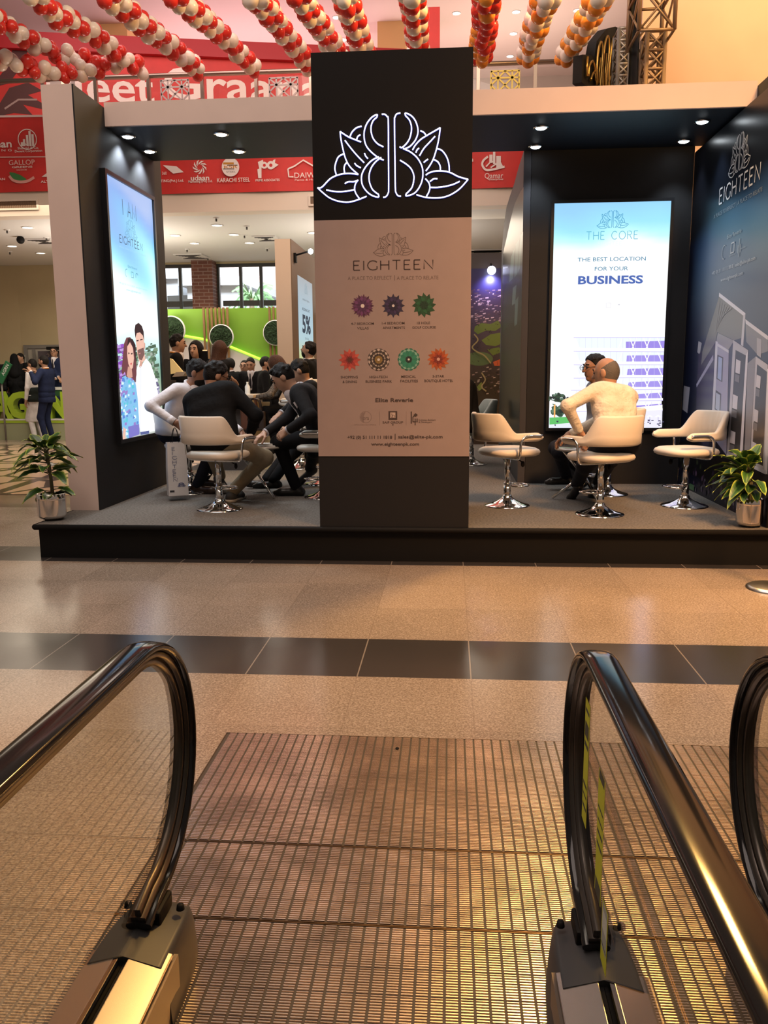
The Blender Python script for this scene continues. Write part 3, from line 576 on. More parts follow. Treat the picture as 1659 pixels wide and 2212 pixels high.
# canopy with four pairs of spots
CY0, CY1, CZ0, CZ1 = 7.31, 8.49, 3.489, 3.683
t = thing('booth_canopy', 'long booth canopy with beige fascia and dark underside', 'canopy', (-.2, CY0, CZ0))
MB().box(-2.947, 2.44, CY0, CY0+.03, CZ0+.002, CZ1).build('fascia', BEIGE, t)
MB().box(-2.947, 2.44, CY0+.031, CY1, CZ0, CZ1-.02).build('soffit', mat('navy_black_soffit', (.012, .016, .026), .5, spec=.3), t)
k = 0
for px, py in [(276, 294), (323, 326), (478, 289), (516, 326), (1157, 316), (1169, 275), (1477, 304), (1517, 262)]:
    p = at_z(px, py, CZ0)
    lab = {276: 'front spotlight of the outermost pair by the left booth wall', 323: 'rear spotlight of the outermost pair by the left booth wall', 478: 'front spotlight of the pair midway over the left bay', 516: 'rear spotlight of the pair midway over the left bay', 1157: 'rear spotlight of the pair above the right bay screen', 1169: 'front spotlight of the pair above the right bay screen', 1477: 'rear spotlight of the pair beside the printed booth wall', 1517: 'front spotlight of the pair beside the printed booth wall'}[px]
    s = thing('spotlight', 'bright white '+lab, 'spotlight', tuple(p), group='canopy spotlights')
    MB().lathe([(.052, 0), (.066, 0), (.068, -.006), (.056, -.012), (.050, -.006)], tuple(p), 24).build('bezel', CHROME, s, fix=True)
    MB().lathe([(.050, -.005), (.040, -.014), (.02, -.020), (0, -.021)], tuple(p), 24).build('lens', LAMP, s)
    l = light('SPOT', 'spot_beam', (p[0], p[1], p[2]-.05), 55, (.80, .92, 1.0), .04, spot=(120 if px < 330 else 84), blend=.7, target=(p[0], p[1], 0)); l.data.energy = 70 if px < 330 else 26; l.parent = s; l.location = (0, 0, -.05)
# left partition with a portrait screen
LX0, LX1, LY0, LY1, LZ = -3.21, -2.948, 6.72, 8.69, 3.643
t = thing('booth_partition', 'thick booth wall at the left, beige front edge and charcoal inner face', 'partition', (LX0, LY0, PZ))
MB().box(LX0, LX1-.012, LY0, LY1, PZ, LZ).build('cladding', BEIGE, t)
MB().box(LX1-.0115, LX1, LY0+.002, LY1, PZ, LZ-.001).build('lining', CHAR, t)
MB().box(LX0+.07, LX0+.16, LY0+.02, LY0+.10, LZ, LZ+.028).build('tape_scrap', mat('clear_tape', (.6, .5, .48), .1), t)
t = thing('led_screen', 'tall lit portrait screen showing a couple under a blue sky', 'screen', (LX1, 7.7, .79))
y0, y1, z0, z1 = at_x(222, 366, LX1+.03)[1], at_x(330, 425, LX1+.03)[1], .795, 3.115
m = MB(); w = .035
m.box(LX1, LX1+.05, y0, y1, z0, z0+w).box(LX1, LX1+.05, y0, y1, z1-w, z1).box(LX1, LX1+.05, y0, y0+w, z0+w, z1-w).box(LX1, LX1+.05, y1-w, y1, z0+w, z1-w).build('bezel', mat('black_bezel', (.01, .01, .012), .35), t)
a = Art((LX1+.03, 0, 0), (0, 1, 0), (0, 0, 1))
def lerp(a_, b_, f): return tuple(x+(y-x)*f for x, y in zip(a_, b_))
def ramp(st, f):
    for (p, c), (q, d) in zip(st, st[1:]):
        if f <= q: return lerp(c, d, max(0, (f-p)/(q-p)))
    return st[-1][1]
SKY = [(0, (.55, .60, .55)), (.16, (.35, .45, .32)), (.27, (.22, .42, .30)), (.36, (.55, .85, .85)), (.45, (.95, 1, 1)), (.60, (.80, 1, 1)), (.70, (.35, .80, .95)), (.82, (.22, .52, .86)), (.92, (.25, .42, .80)), (1, (.38, .50, .80))]
rr = random.Random(2); ph = [(rr.uniform(2, 7), rr.uniform(1, 4), rr.uniform(0, 6)) for _ in range(4)]
def skyf(u, v):
    w = sum(math.sin(p*u+q*v*6+r) for p, q, r in ph)*.025; return ramp(SKY, min(1, max(0, v+w*(1 if v > .4 else .4))))
a.grid(y0+w, z0+w, y1-w, z1-w, 14, 50, skyf); scr = a.new().build('picture_ground', SCREEN, t)
q = lambda s: [(200+float(p.split(',')[0])/3.456, 340+float(p.split(',')[1])/3.456) for p in s.split()]
rr = random.Random(9)
for i in range(1000):    # town, flowers and trees behind the couple
    x, y = rr.uniform(150, 500), rr.uniform(1390, 2010); x0 = 70+(y-115)*.0582; x1 = 440+(y-295)*.0466
    if x < x0+26 or x > x1-16 or (y < 1480 and rr.random() > (y-1380)/100): continue
    pur = x < 270 and y < 1720; col = rr.choice([(.28, .08, .50), (.18, .06, .30), (.5, .3, .7), (.12, .10, .2)]) if pur else (rr.choice([(.10, .18, .10), (.2, .3, .2), (.07, .12, .08), (.35, .4, .35)]) if y < 1650 else rr.choice([(.15, .13, .25), (.6, .6, .7), (.85, .85, .9), (.25, .22, .4), (.1, .1, .16)]))
    a.lay(1, i); s = rr.uniform(7, 19); a.px(q('%f,%f %f,%f %f,%f %f,%f' % (x-s, y+s*.8, x+s, y+s*.4, x+s*.8, y-s, x-s*.8, y-s*.7)), col)
a.k = 20; a.new().build('picture_scenery', SCREEN, t)
SKN = (.80, .48, .38); SKN2 = (.62, .33, .26); HAIR = (.035, .015, .02); HR2 = (.16, .05, .06)
a.px(q('348,1508 362,1560 398,1500 432,1540 466,1640 486,1770 500,1880 474,2040 360,2062 338,1960 322,1700 326,1590'), (.98, .98, 1.0)); a.px(q('318,1330 322,1280 345,1268 372,1300 384,1380 384,1440 392,1510 358,1545 342,1510 330,1450'), SKN); a.px(q('384,1380 392,1390 390,1425 384,1440'), SKN2)
a.px(q('318,1348 312,1290 318,1250 342,1235 366,1258 380,1300 384,1372 374,1330 352,1306 328,1312'), HAIR); a.px(q('326,1366 342,1362 342,1371 327,1374'), HAIR); a.px(q('354,1358 372,1354 372,1362 355,1368'), HAIR); a.px(q('334,1440 352,1430 380,1420 386,1470 366,1515 346,1508 338,1470'), (.20, .10, .09)); a.px(q('340,1462 358,1458 352,1470'), (.6, .22, .22))
a.px(q('345,1560 356,1520 374,1530 358,1580'), SKN2); a.px(q('355,1555 362,1560 358,2040 352,2040'), (.78, .80, .9))
a.px(q('220,1640 250,1628 300,1650 322,1700 335,1800 344,1940 350,2060 262,2100 210,2020 208,1900 214,1760'), (.22, .50, .78))
kb = a.k
for i in range(110):
    a.lay(kb, i); x, y = rr.uniform(212, 345), rr.uniform(1650, 2070)
    if x-212 < (y-1640)*.0 or x > 300+(y-1650)*.12: continue
    s = rr.uniform(4, 10); a.px(q('%f,%f %f,%f %f,%f %f,%f' % (x-s, y+s*1.6, x+s, y+s, x+s*.7, y-s*1.6, x-s, y-s)), rr.choice([(.10, .22, .62), (.65, .85, .95), (.15, .45, .70), (.30, .20, .55), (.10, .55, .65)]))
a.k = kb+15; a.px(q('214,1600 222,1500 232,1390 250,1345 278,1342 304,1372 318,1440 324,1550 326,1620 316,1680 296,1650 250,1640 238,1600 222,1625'), HR2); a.px(q('256,1410 276,1380 298,1420 306,1500 298,1570 282,1590 264,1540 256,1480'), SKN); a.px(q('262,1560 290,1580 296,1640 270,1650 252,1630'), SKN2); a.px(q('256,1412 280,1372 306,1440 322,1540 318,1400 296,1356 262,1350'), HAIR)
a.px(q('264,1455 276,1462 264,1470'), HAIR); a.px(q('284,1462 297,1458 294,1470 286,1472'), HAIR); a.px(q('276,1540 292,1532 286,1552'), (.62, .08, .10)); a.px(q('226,2010 246,2030 240,2110 222,2108'), SKN); a.px(q('262,2010 344,1990 348,2068 270,2096'), (.20, .18, .55)); a.px(q('352,2050 420,2040 418,2062 356,2072'), (.10, .12, .3))
a.new().build('picture_couple', SCREEN, t)
DK = (.03, .07, .14)
def tilt(a, s, x0, x1, y0, y1, hp, col, bold=0): p, r = a.uv(x0, y0), a.uv(x1, y1); h = abs(a.uv(x0, y0-hp/2)[1]-a.uv(x0, y0+hp/2)[1]); a.text(s, (p+r)/2, abs(r[0]-p[0]), h, col, bold)
p = a.uv(265, 469); r = a.uv(293.5, 473); h = a.uv(265, 436)[1]-p[1]; a.caps('I AM', p[0], r[0], (p[1]+r[1])/2, h, .010, DK)
c = a.uv(282, 496); a.logo(c, .30, .004, (.10, .28, .42))
p = a.uv(258, 526); r = a.uv(307, 539); h = a.uv(258, 510)[1]-p[1]; a.caps('EIGHTEEN', p[0], r[0], (p[1]+r[1])/2, h, .008, DK)
FA = (.33, .62, .74); tilt(a, 'A PLACE TO REFLECT | A PLACE TO RELATE', 256, 313, 534, 551, 4, FA); tilt(a, 'Elite Reverie', 275.5, 295, 577, 579, 5.5, (.08, .3, .4))
c = a.uv(273, 590); a.ring(c, .035, .006, (.1, .35, .45), 1.2, 4.4); c = a.uv(285, 594); a.ring(c, .035, .008, (.1, .3, .4), PI/4, PI/4+2*PI, 4); c = a.uv(295, 598); a.ring(c, .030, .008, (.1, .3, .4), .5, 3.6)
tilt(a, '+92 (0) 51 111 11 1818 | sales@elite-pk.com', 256, 317, 610, 627, 4, FA); tilt(a, 'www.eighteenpk.com', 272, 303, 627, 631, 4.5, (.2, .5, .6)); a.new().build('picture_lettering', SCREEN, t)
# right bay: dark back partition with its own screen
RY = 8.53
t = thing('booth_partition', 'wide charcoal booth wall carrying the business screen', 'partition', (1.5, RY, PZ))
MB().box(.775, 2.306, RY, RY+.2, PZ, LZ).build('panel', CHAR, t)
e0, e1, f0, f1 = at_y(1191.5, 680, RY-.04)[0], at_y(1438, 680, RY-.04)[0], at_y(1310, 924, RY-.04)[2], at_y(1322, 437, RY-.04)[2]
t = thing('led_screen', 'tall lit portrait screen with a pale office block under blue sky', 'screen', ((e0+e1)/2, RY, f0))
w = .03; m = MB().box(e0-w, e1+w, RY-.05, RY, f0-w, f0).box(e0-w, e1+w, RY-.05, RY, f1, f1+w).box(e0-w, e0, RY-.05, RY, f0, f1).box(e1, e1+w, RY-.05, RY, f0, f1); m.build('bezel', MATS['black_bezel'], t)
a = Art((0, RY-.04, 0), (1, 0, 0), (0, 0, 1))
SK2 = [(0, (.75, .78, .9)), (.1, (.9, .92, 1)), (.3, (.96, .98, 1)), (.55, (1, 1, 1)), (.76, (.98, 1, 1)), (.815, (.86, 1, 1)), (.85, (.50, .92, .98)), (.90, (.32, .74, .94)), (1, (.30, .60, .92))]
def sky2(u, v): return ramp(SK2, min(1, max(0, v+(math.sin(u*5+1)*.025+math.sin(u*11+v*20)*.012 if v > .7 else 0)-(.06*max(0, u-.7)/.3 if .5 < v < .86 else 0)*0)))
a.grid(e0, f0, e1, f1, 12, 48, sky2); a.new().build('picture_ground', SCREEN, t)
VIO = (.30, .22, .72); PALE = (.86, .84, .97); WH = (1, 1, 1); rr = random.Random(3)
ys = [(724, 726), (754, 757), (783, 785), (812, 812), (838, 838), (863, 862), (884, 884)]
for i, (yl, yr) in enumerate(ys):
    x0 = 1237 if i < 4 else 1231; xr = 1436-(yl-720)*.032
    if i < 6:
        y2 = ys[i+1][0]; a.px([(x0+6, yl+4), (xr, yr+3), (xr, y2-2), (x0+16, y2-2)], lerp((.80, .90, .97), PALE, i/6)); a.px([(1352+i*2, yl+14), (xr, yr+10), (xr, y2-2), (1352+i, y2-2)], lerp(VIO, (.40, .34, .82), rr.random()))
        for k in range(6):
            x = 1345+k*15; a.pxline([(x, yl+6), (x+9*(1 if k % 2 else -1), y2-2)], .009, WH) if x+9 < xr else None
        for k in range(14): x = x0+14+k*13.5; a.pxline([(x, yl+5), (x, y2-2)], .0025, (.62, .60, .85)) if x < xr else None
    a.px([(x0-6, yl), (xr, yr-2), (xr, yr+2), (x0+4, yl+5)], WH); a.pxline([(x0+2, yl+5), (xr, yr+3)], .006, (.55, .50, .85))
def blob(a, x, y, s, cols, n, rr, sy=.7):
    kb = a.k
    for i in range(n):
        an = rr.uniform(0, 6.3); d = s*math.sqrt(rr.random()); r = s*rr.uniform(.15, .32); X, Y = x+d*math.cos(an), y+d*math.sin(an)*sy
        a.lay(kb, i); a.px([(X+r*math.cos(b)*rr.uniform(.7, 1.2), Y+r*math.sin(b)*rr.uniform(.6, 1.1)) for b in [2*PI*k/7 for k in range(7)]], rr.choice(cols))
    a.k = kb+15
TG = [(.03, .06, .04), (.06, .11, .07), (.02, .03, .03), (.12, .2, .14)]
blob(a, 1203, 862, 17, TG, 45, rr); blob(a, 1222, 868, 12, TG, 25, rr); blob(a, 1212, 886, 22, TG, 55, rr, .45); blob(a, 1418, 893, 9, [(.3, .42, .4), (.5, .6, .6)], 16, rr)
a.px([(1187.5, 863), (1200, 868), (1220, 871), (1237, 869), (1236, 874), (1214, 876), (1187.5, 871)], WH); a.px([(1196, 874), (1199.5, 874), (1199, 902), (1196, 902)], (.85, .42, .12))
a.px([(1186.5, 902), (1232, 900), (1232, 914), (1186.5, 918)], (.12, .50, .14)); a.px([(1186.5, 917), (1236, 913), (1236, 923), (1186.5, 923)], (.75, .78, .85)); a.px([(1375, 886), (1430, 884), (1429, 923), (1375, 923)], (.80, .78, .93)); a.px([(1370, 880), (1430, 874), (1430, 885), (1372, 889)], WH)
kb = a.k
for i in range(40):
    a.lay(kb, i); x, y = rr.uniform(1192, 1430), rr.uniform(906, 919)
    if 1236 < x < 1376: continue
    a.px([(x, y), (x+rr.uniform(2, 7), y), (x+rr.uniform(2, 6), y+rr.uniform(1, 4)), (x, y+2)], (.05, .04, .09))
a.k = kb+15
for x in (1385, 1403, 1421): a.px([(x-8, 901), (x, 896), (x+7, 901)], (.97, .96, 1)); a.pxline([(x, 900), (x, 912)], .004, (.3, .25, .5))
a.new().build('picture_building', SCREEN, t)
BL = (.06, .13, .42); B2 = (.05, .22, .36); FT = (.80, .80, .84)
a.k += 2; c = a.uv(1323, 475); a.logo(c, .30, .0045, (.05, .28, .48)); p = a.uv(1266, 518); r = a.uv(1377, 517); a.caps('THE CORE', p[0], r[0], (p[1]+r[1])/2, .074, .006, (.10, .42, .58)); p = a.uv(1291, 531); r = a.uv(1352, 530); a.caps('EIGHTEEN', p[0], r[0], (p[1]+r[1])/2, .035, .003, (.72, .85, .86))
a.pxtext('THE BEST LOCATION', 1247, 1394, 560, 8.6, B2, .006); a.pxtext('FOR YOUR', 1284, 1356, 580.5, 8.6, B2, .006); a.pxtext('BUSINESS', 1248, 1388, 604.5, 17, BL, .045)
a.pxtext('Elite Reverie', 1296, 1342, 645, 4.5, FT); c = a.uv(1313.5, 660); a.ring(c, .03, .006, (.7, .7, .75), PI/4, PI/4+2*PI, 4); a.pxline([(1282, 662), (1285, 657)], .006, FT); a.pxline([(1333, 663), (1333, 657)], .006, FT); a.disc(a.uv(1336.5, 658.5), .006, (.4, .4, .5), 8); a.pxtext('+92 (0) 51 111 11 1818 | sales@elite-pk.com', 1255, 1370, 679, 3.4, FT); a.pxtext('www.eighteenpk.com', 1280, 1336, 689.5, 3.4, FT); a.new().build('picture_lettering', SCREEN, t)
# printed side wall at the right
WX = 2.306
t = thing('booth_partition', 'dark printed booth wall at the right with a night picture of white apartments', 'partition', (WX, 7.4, PZ))
MB().box(WX+.134, 2.75, 6.10, 8.73, PZ, LZ).build('outer_wall', CHAR, t)
MB().box(WX, WX+.132, 6.13, 8.528, PZ, 3.44).build('print_board', BLACK, t)
a = Art((WX-.0005, 0, 0), (0, -1, 0), (0, 0, 1)); 
U0, U1 = -8.525, -6.13
def night(u, v):
    s = [(0, (.012, .010, .020)), (.12, (.02, .018, .03)), (.3, (.022, .026, .06)), (.5, (.055, .072, .135)), (.60, (.09, .15, .245)), (.68, (.07, .14, .27)), (.74, (.035, .085, .19)), (.80, (.008, .012, .022)), (1, (.004, .004, .006))]
    g = min(1, max(0, (u-.04-(.25*max(0, .55-v) if v < .55 else 0))*4.2)); return lerp((.004, .007, .022) if v < .75 else (.004, .004, .006), ramp(s, v-.10*(u-.4)), g)
GLOSSP = mat('glossy_vinyl_print', rough=.28, attr=True, spec=.2)
a.grid(U0, PZ+.002, U1, 3.438, 24, 44, night); a.new().build('night_sky', GLOSSP, t)
q = lambda s: [(1470+float(p.split(',')[0])/2.698, 240+float(p.split(',')[1])/2.698) for p in s.split()]
G = lambda g, b=1.08: (g*1.25, g*1.25, min(1, g*b)*1.34)
for s, c in [('20,1600 55,1610 40,1760 12,1740', G(.22)), ('105,1340 124,1352 112,1420 98,1405', G(.32)), ('95,1600 105,1420 200,1300 205,1345 185,1890 150,1980 88,1860', (.045, .04, .085)), ('92,1592 190,1420 192,1450 94,1610', G(.30, 1.3)), ('128,1400 228,1070 374,1195 362,1320 312,1336 214,1288 205,1345 120,1480', G(.16, 1.0)), ('218,1292 312,1338 280,1390 208,1345', G(.26)), ('226,1058 379,1178 376,1200 224,1080', G(.62)), ('366,1190 379,1182 366,1372 352,1362', G(.5)),
             ('378,1212 510,1310 510,1335 380,1238', G(.60)), ('380,1238 510,1335 510,1400 450,1420 384,1345', G(.20)), ('205,1340 282,1392 268,2005 178,1885', G(.30, 1.35)), ('205,1340 218,1344 192,1895 178,1885', G(.55)), ('214,1352 282,1395 281,1410 213,1368', G(.55)), ('216,1420 250,1436 244,1580 210,1560', G(.05)), ('222,1430 244,1440 238,1572 216,1556', (.38, .48, .75)), ('206,1625 238,1648 232,1760 200,1735', G(.05)), ('208,1640 232,1655 228,1755 204,1732', (.5, .56, .72)),
             ('308,1334 396,1394 386,1425 352,2046 270,2010', G(.42)), ('322,1392 384,1425 345,2008 284,1985', G(.03)), ('382,1424 396,1394 360,2046 345,2010', G(.62)), ('446,1322 474,1330 470,1438 446,1420', G(.35)), ('392,1470 440,1430 402,2060 372,2040', G(.22)), ('440,1428 510,1478 508,2118 404,2070', G(.45)), ('448,1475 506,1520 482,2068 416,2040', G(.03)), ('506,1500 522,1510 508,2118 490,2110', G(.68)), ('270,1995 352,2030 350,2048 268,2012', G(.55)), ('404,2052 500,2095 498,2118 402,2072', G(.55))]: a.px(q(s), c)
for X, Y, W_, H in [(326, 1445, 26, 78), (308, 1650, 28, 80), (294, 1860, 28, 72), (446, 1535, 24, 72), (432, 1735, 24, 70), (420, 1925, 24, 70)]: a.px(q('%d,%d %d,%d %d,%d %d,%d' % (X, Y, X+W_, Y+12, X+W_-5, Y+H+10, X-5, Y+H)), G(.55)); a.px(q('%d,%d %d,%d %d,%d %d,%d' % (X-6, Y+H+8, X+W_-6, Y+H+18, X+W_-9, Y+H+60, X-9, Y+H+50)), G(.14))
for i in range(6): a.pxline(q('%d,%d %d,%d' % (205+i*9, 1290-i*20, 230+i*14, 1110+i*8)), .006, G(.22))
rr = random.Random(8)
for s, c in [('-40,1950 60,1900 170,1990 400,2075 480,2120 480,2330 -40,2060', (.006, .006, .008))]: a.px(q(s), c)
kb = a.k
for i in range(150):
    a.lay(kb, i); u = rr.uniform(U0+.02, -6.2); v = PZ+.01+rr.uniform(0, .27)*(.5+rr.random()*.5); s = rr.uniform(.008, .03); a.disc((u, v+s), s, rr.choice([(.035, .02, .05), (.05, .025, .08), (.02, .014, .03), (.10, .06, .12), (.03, .04, .02), (.16, .14, .18)]), 7)
a.k = kb+15; a.px([(1486, 1042), (1500, 1048), (1500, 1060), (1486, 1054)], (.06, .16, .07)); a.new().build('night_apartments', GLOSSP, t)
WHI = (.70, .72, .75)
p = a.uv(1554.5, 438.5); r = a.uv(1642, 391); h = a.uv(1554.5, 407)[1]-p[1]; a.caps('EIGHTEEN', p[0], r[0], (p[1]+r[1])/2, h, .015, WHI)
c = a.uv(1599, 331); a.logo(c, .52, .008, (.55, .58, .62), 1.05)
LB = (.34, .42, .52)
def tilt2(s, x0, y0, x1, y1, hp, col, b=0): p, r = a.uv(x0, y0), a.uv(x1, y1); h = abs(a.uv((x0+x1)/2, (y0+y1)/2-hp/2)[1]-a.uv((x0+x1)/2, (y0+y1)/2+hp/2)[1]); a.text(s, (p+r)/2, abs(r[0]-p[0]), h, col, b)
tilt2('A PLACE TO REFLECT | A PLACE TO RELATE', 1543, 468, 1648, 408, 9, (.28, .32, .36)); tilt2('Elite Reverie', 1572, 511, 1603, 498, 9, LB, .01); tilt2('+92 (0) 51 111 11 1818 | sales@elite-pk.com', 1539, 591, 1633, 556, 8, (.5, .58, .68), .01); tilt2('www.eighteenpk.com', 1558, 605, 1606, 589, 8, (.5, .58, .68), .01)
c = a.uv(1565, 545); a.ring(c, .055, .008, LB, 1, 5); c = a.uv(1583.5, 535); a.ring(c, .055, .012, (.55, .62, .72), PI/4, PI/4+2*PI, 4); tilt2('SAIF GROUP', 1576, 553, 1590, 548, 3, LB); c = a.uv(1598, 535)
for d in (-.03, 0, .03): a.line([(c[0]+d, c[1]-.07+abs(d)), (c[0]+d, c[1]+.07-abs(d)*1.5)], .011, LB)
tilt2('Kohistan Builders', 1601, 538, 1612, 532, 4, LB); a.new().build('lettering', GLOSSP, t)
# receding curved-top partition at the left of the right bay
KX = .70; out = [at_x(px, py, KX) for px, py in [(1129, 333), (1120, 362), (1111, 396), (1102, 422), (1094, 448), (1088, 490), (1084, 543), (1079, 700)]]
ye = out[-1][1]; ys = 8.535
prof = [(KX, ys, PZ), (KX, ys, out[0][2])]+[(KX, max(ys+.01, p[1]), p[2]) for p in out[1:-1]]+[(KX, out[-2][1]+.03, PZ)]
t = thing('booth_partition', 'grey booth wall with a curved top receding behind the right bay', 'partition', (KX, ys, PZ))
MB().prism(prof, (.072, 0, 0)).build('panel', mat('grey_violet_paint', (.036, .034, .042), .6), t, fix=True)
a = Art((KX-.003, 0, 0), (0, -1, 0), (0, 0, 1))
a.px([(1131, 404), (1124, 414), (1112, 440), (1104, 470), (1093, 520), (1087, 546), (1083, 700), (1078, 905), (1121, 985), (1126, 700)], (.035, .034, .034)); a.px([(1130, 500), (1118, 530), (1105, 562), (1098, 600), (1088, 640), (1086, 720), (1100, 700), (1126, 690)], (.04, .055, .055))
for pts in [[(1129, 502), (1124, 510), (1118, 590), (1123, 580)], [(1122, 515), (1114, 528), (1111, 600), (1117, 592)], [(1112, 535), (1104, 555), (1100, 610), (1108, 602)], [(1116, 615), (1108, 622), (1106, 660), (1113, 655)], [(1120, 640), (1113, 650), (1111, 705), (1117, 700)]]: a.px(pts, (.16, .25, .24))
a.px([(1086, 745), (1124, 790), (1121, 985), (1078, 905)], (.028, .031, .028)); a.pxline([(1087, 579), (1097, 577)], .02, (.5, .6, .7)); a.new().build('glossy_picture', mat('glossy_dark_picture', rough=.3, attr=True, spec=.12), t)
# ------------------------------------------------------------------ swivel chairs, tables, plants
LEATH = mat('cream_leatherette', (.74, .66, .57), .45, bump=.05, bscale=200); GREYL = mat('grey_leatherette', (.36, .40, .38), .5)
def make_chair(leather):
    t = thing('swivel_chair', 'x', 'chair')
    # round cushion
    m = MB(); n = 40; prof = [(0, .505), (.14, .506), (.2, .500), (.226, .486), (.235, .468), (.228, .448), (.205, .436), (0, .434)]
    def sq(r, a): k = (abs(math.cos(a))**3.2+abs(math.sin(a))**3.2)**(-1/3.2); return r*k
    vs = [(sq(r, 2*PI*k/n)*math.cos(2*PI*k/n), sq(r, 2*PI*k/n)*math.sin(2*PI*k/n)+.01, z) for r, z in prof for k in range(n)]
    m.add(vs, [(i*n+k, i*n+(k+1) % n, (i+1)*n+(k+1) % n, (i+1)*n+k) for i in range(len(prof)-1) for k in range(n)], None, True); m.build('seat', leather, t, fix=True)
    # wraparound back running into the arms
    R, yc = .252, -.03; path = []
    for i in range(9): path.append((R, .175-(.175-yc)*i/9, 1.0, 0))
    for i in range(61): a = PI*i/60; path.append((R*math.cos(a), yc-R*math.sin(a)*.98, None, a))
    for i in range(1, 10): path.append((-R, yc+(.175-yc)*i/9, -1.0, PI))
    P = [np.array(p[:2]) for p in path]; mm = len(P); rows = []
    for i in range(mm):
        a, b = P[max(i-1, 0)], P[min(i+1, mm-1)]; tx = unit(b-a); nx = np.array([-tx[1], tx[0]])*-1
        if np.dot(nx, P[i]-np.array([0, yc])) < 0: nx = -nx
        ang = abs(path[i][3]-PI/2) if path[i][2] is None else PI/2
        f = min(1, max(0, (math.radians(80)-ang)/math.radians(34))); f = f*f*(3-2*f); zt = .640+.162*f; tap = 0
        e = min(i, mm-1-i); en = math.sin(min(1, (e+.35)/3)*PI/2); zb = .566+.02*(1-en)
        zt = zb+(zt-zb)*(.35+.65*en) if e < 3 else zt
        th = .021*(.45+.55*en); rib = .0045*abs(math.sin(ang*13)) if f > .55 else 0; ri = -th+rib*1.0; lean = .02*f
        sec = [(ri, zb+.012), (ri, zb+(zt-zb)*.5), (ri+lean, zt-.016), (lean-th*.4, zt-.003), (lean+th*.5, zt-.002), (th+lean, zt-.016), (th+lean*.3, zb+(zt-zb)*.38+.012), (th+.007, zb+(zt-zb)*.30+.008), (th+.005, zb+.014), (th*.3, zb)]
        rows.append([(P[i][0]+nx[0]*o, P[i][1]+nx[1]*o, z) for o, z in sec])
    k = len(rows[0]); m = MB(); m.add([p for r in rows for p in r], [(i*k+j, (i+1)*k+j, (i+1)*k+(j+1) % k, i*k+(j+1) % k) for i in range(mm-1) for j in range(k)], None, True)
    m.add(rows[0], [tuple(range(k))]); m.add(rows[-1], [tuple(range(k-1, -1, -1))]); m.build('backrest', leather, t, fix=True)
    for s in (-1, 1):
        m = MB(); m.tube(spline([(s*.282, .15, .612), (s*.283, .05, .613), (s*.284, -.01, .608), (s*.284, -.045, .580), (s*.282, -.055, .53), (s*.274, -.055, .46), (s*.245, -.05, .427), (s*.15, -.04, .420), (0, -.04, .418)], 5), .0105, 10); m.build('armrest_frame', CHROME, t)
    MB().tube([(0, 0, .05), (0, 0, .19)], .031, 18).tube([(0, 0, .19), (0, 0, .20)], .034, 18).tube([(0, 0, .2), (0, 0, .425)], .0245, 18).build('column', CHROME, t)
    MB().lathe([(0, .095), (.036, .095), (.040, .085), (.045, .072), (.075, .050), (.13, .026), (.185, .012), (.195, .006), (.195, 0)], n=40).build('base', CHROME, t)
    m = MB(); m.tube([(.10*math.sin(2*PI*i/28), .105+.085*math.cos(2*PI*i/28), .172) for i in range(28)], .0085, 8, closed=True); m.build('footrest', CHROME, t)
    m = MB(); m.tube([(.03, .02, .42), (.10, .05, .40), (.125, .06, .385)], .005, 6).ball((.135, .064, .368), (.012, .018, .026), 10, 8); m.build('lever', BLACK, t)
    return t
chair0 = make_chair(LEATH); used = []
def chair(px, py, face, label, group='cream swivel chairs', z=PZ, src=chair0, xy=None):
    p = at_z(px, py, z) if xy is None else (xy[0], xy[1], z)
    o = src if src not in used else copy_tree(src); used.append(src)
    o.location = (p[0], p[1], z); o.rotation_euler = (0, 0, math.radians(face)); o['label'] = label; o['group'] = group; return o
# face: 0 looks away from the camera, 90 looks to the left of the photo, -90 to the right
ch1 = chair(475, 1100, -20, 'cream swivel chair under the man in the dark jacket, its back to the camera')
ch2 = chair(1095, 1092, -62, 'empty cream swivel chair nearest the beige sign pillar in the right bay')
ch3 = chair(1295, 1111, 30, 'cream swivel chair under the bald man in the white shirt')
ch4 = chair(1478, 1093, 108, 'empty cream swivel chair with ribbed back beside the printed wall')
chL = chair(412, 1064, -75, 'cream swivel chair under the man in the white shirt with the paper bag')
chR = chair(703, 1074, 88, 'cream swivel chair half hidden behind the pillar, under the man in the charcoal suit')
chK = chair(0, 0, 75, 'cream swivel chair under the man in glasses, behind the bald man', xy=(1.47, 7.80))
chB = chair(0, 0, 80, 'cream swivel chair behind the charcoal suit, under the woman in the patterned sleeves', xy=(-1.62, 9.35))
chC = chair(0, 0, 95, 'cream swivel chair far left of the pillar, under the dark-haired man', xy=(-1.34, 8.55))
chB.scale = (1, 1, 1.2)
grey0 = make_chair(GREYL)
for px, py, f, l in [(1040, 945, 110, 'grey-green armchair farthest back by the receding wall'), (1018, 1003, 100, 'grey-green armchair half behind the sign pillar')]: chair(px, py, f, l, 'grey-green chairs behind the right bay', src=grey0)
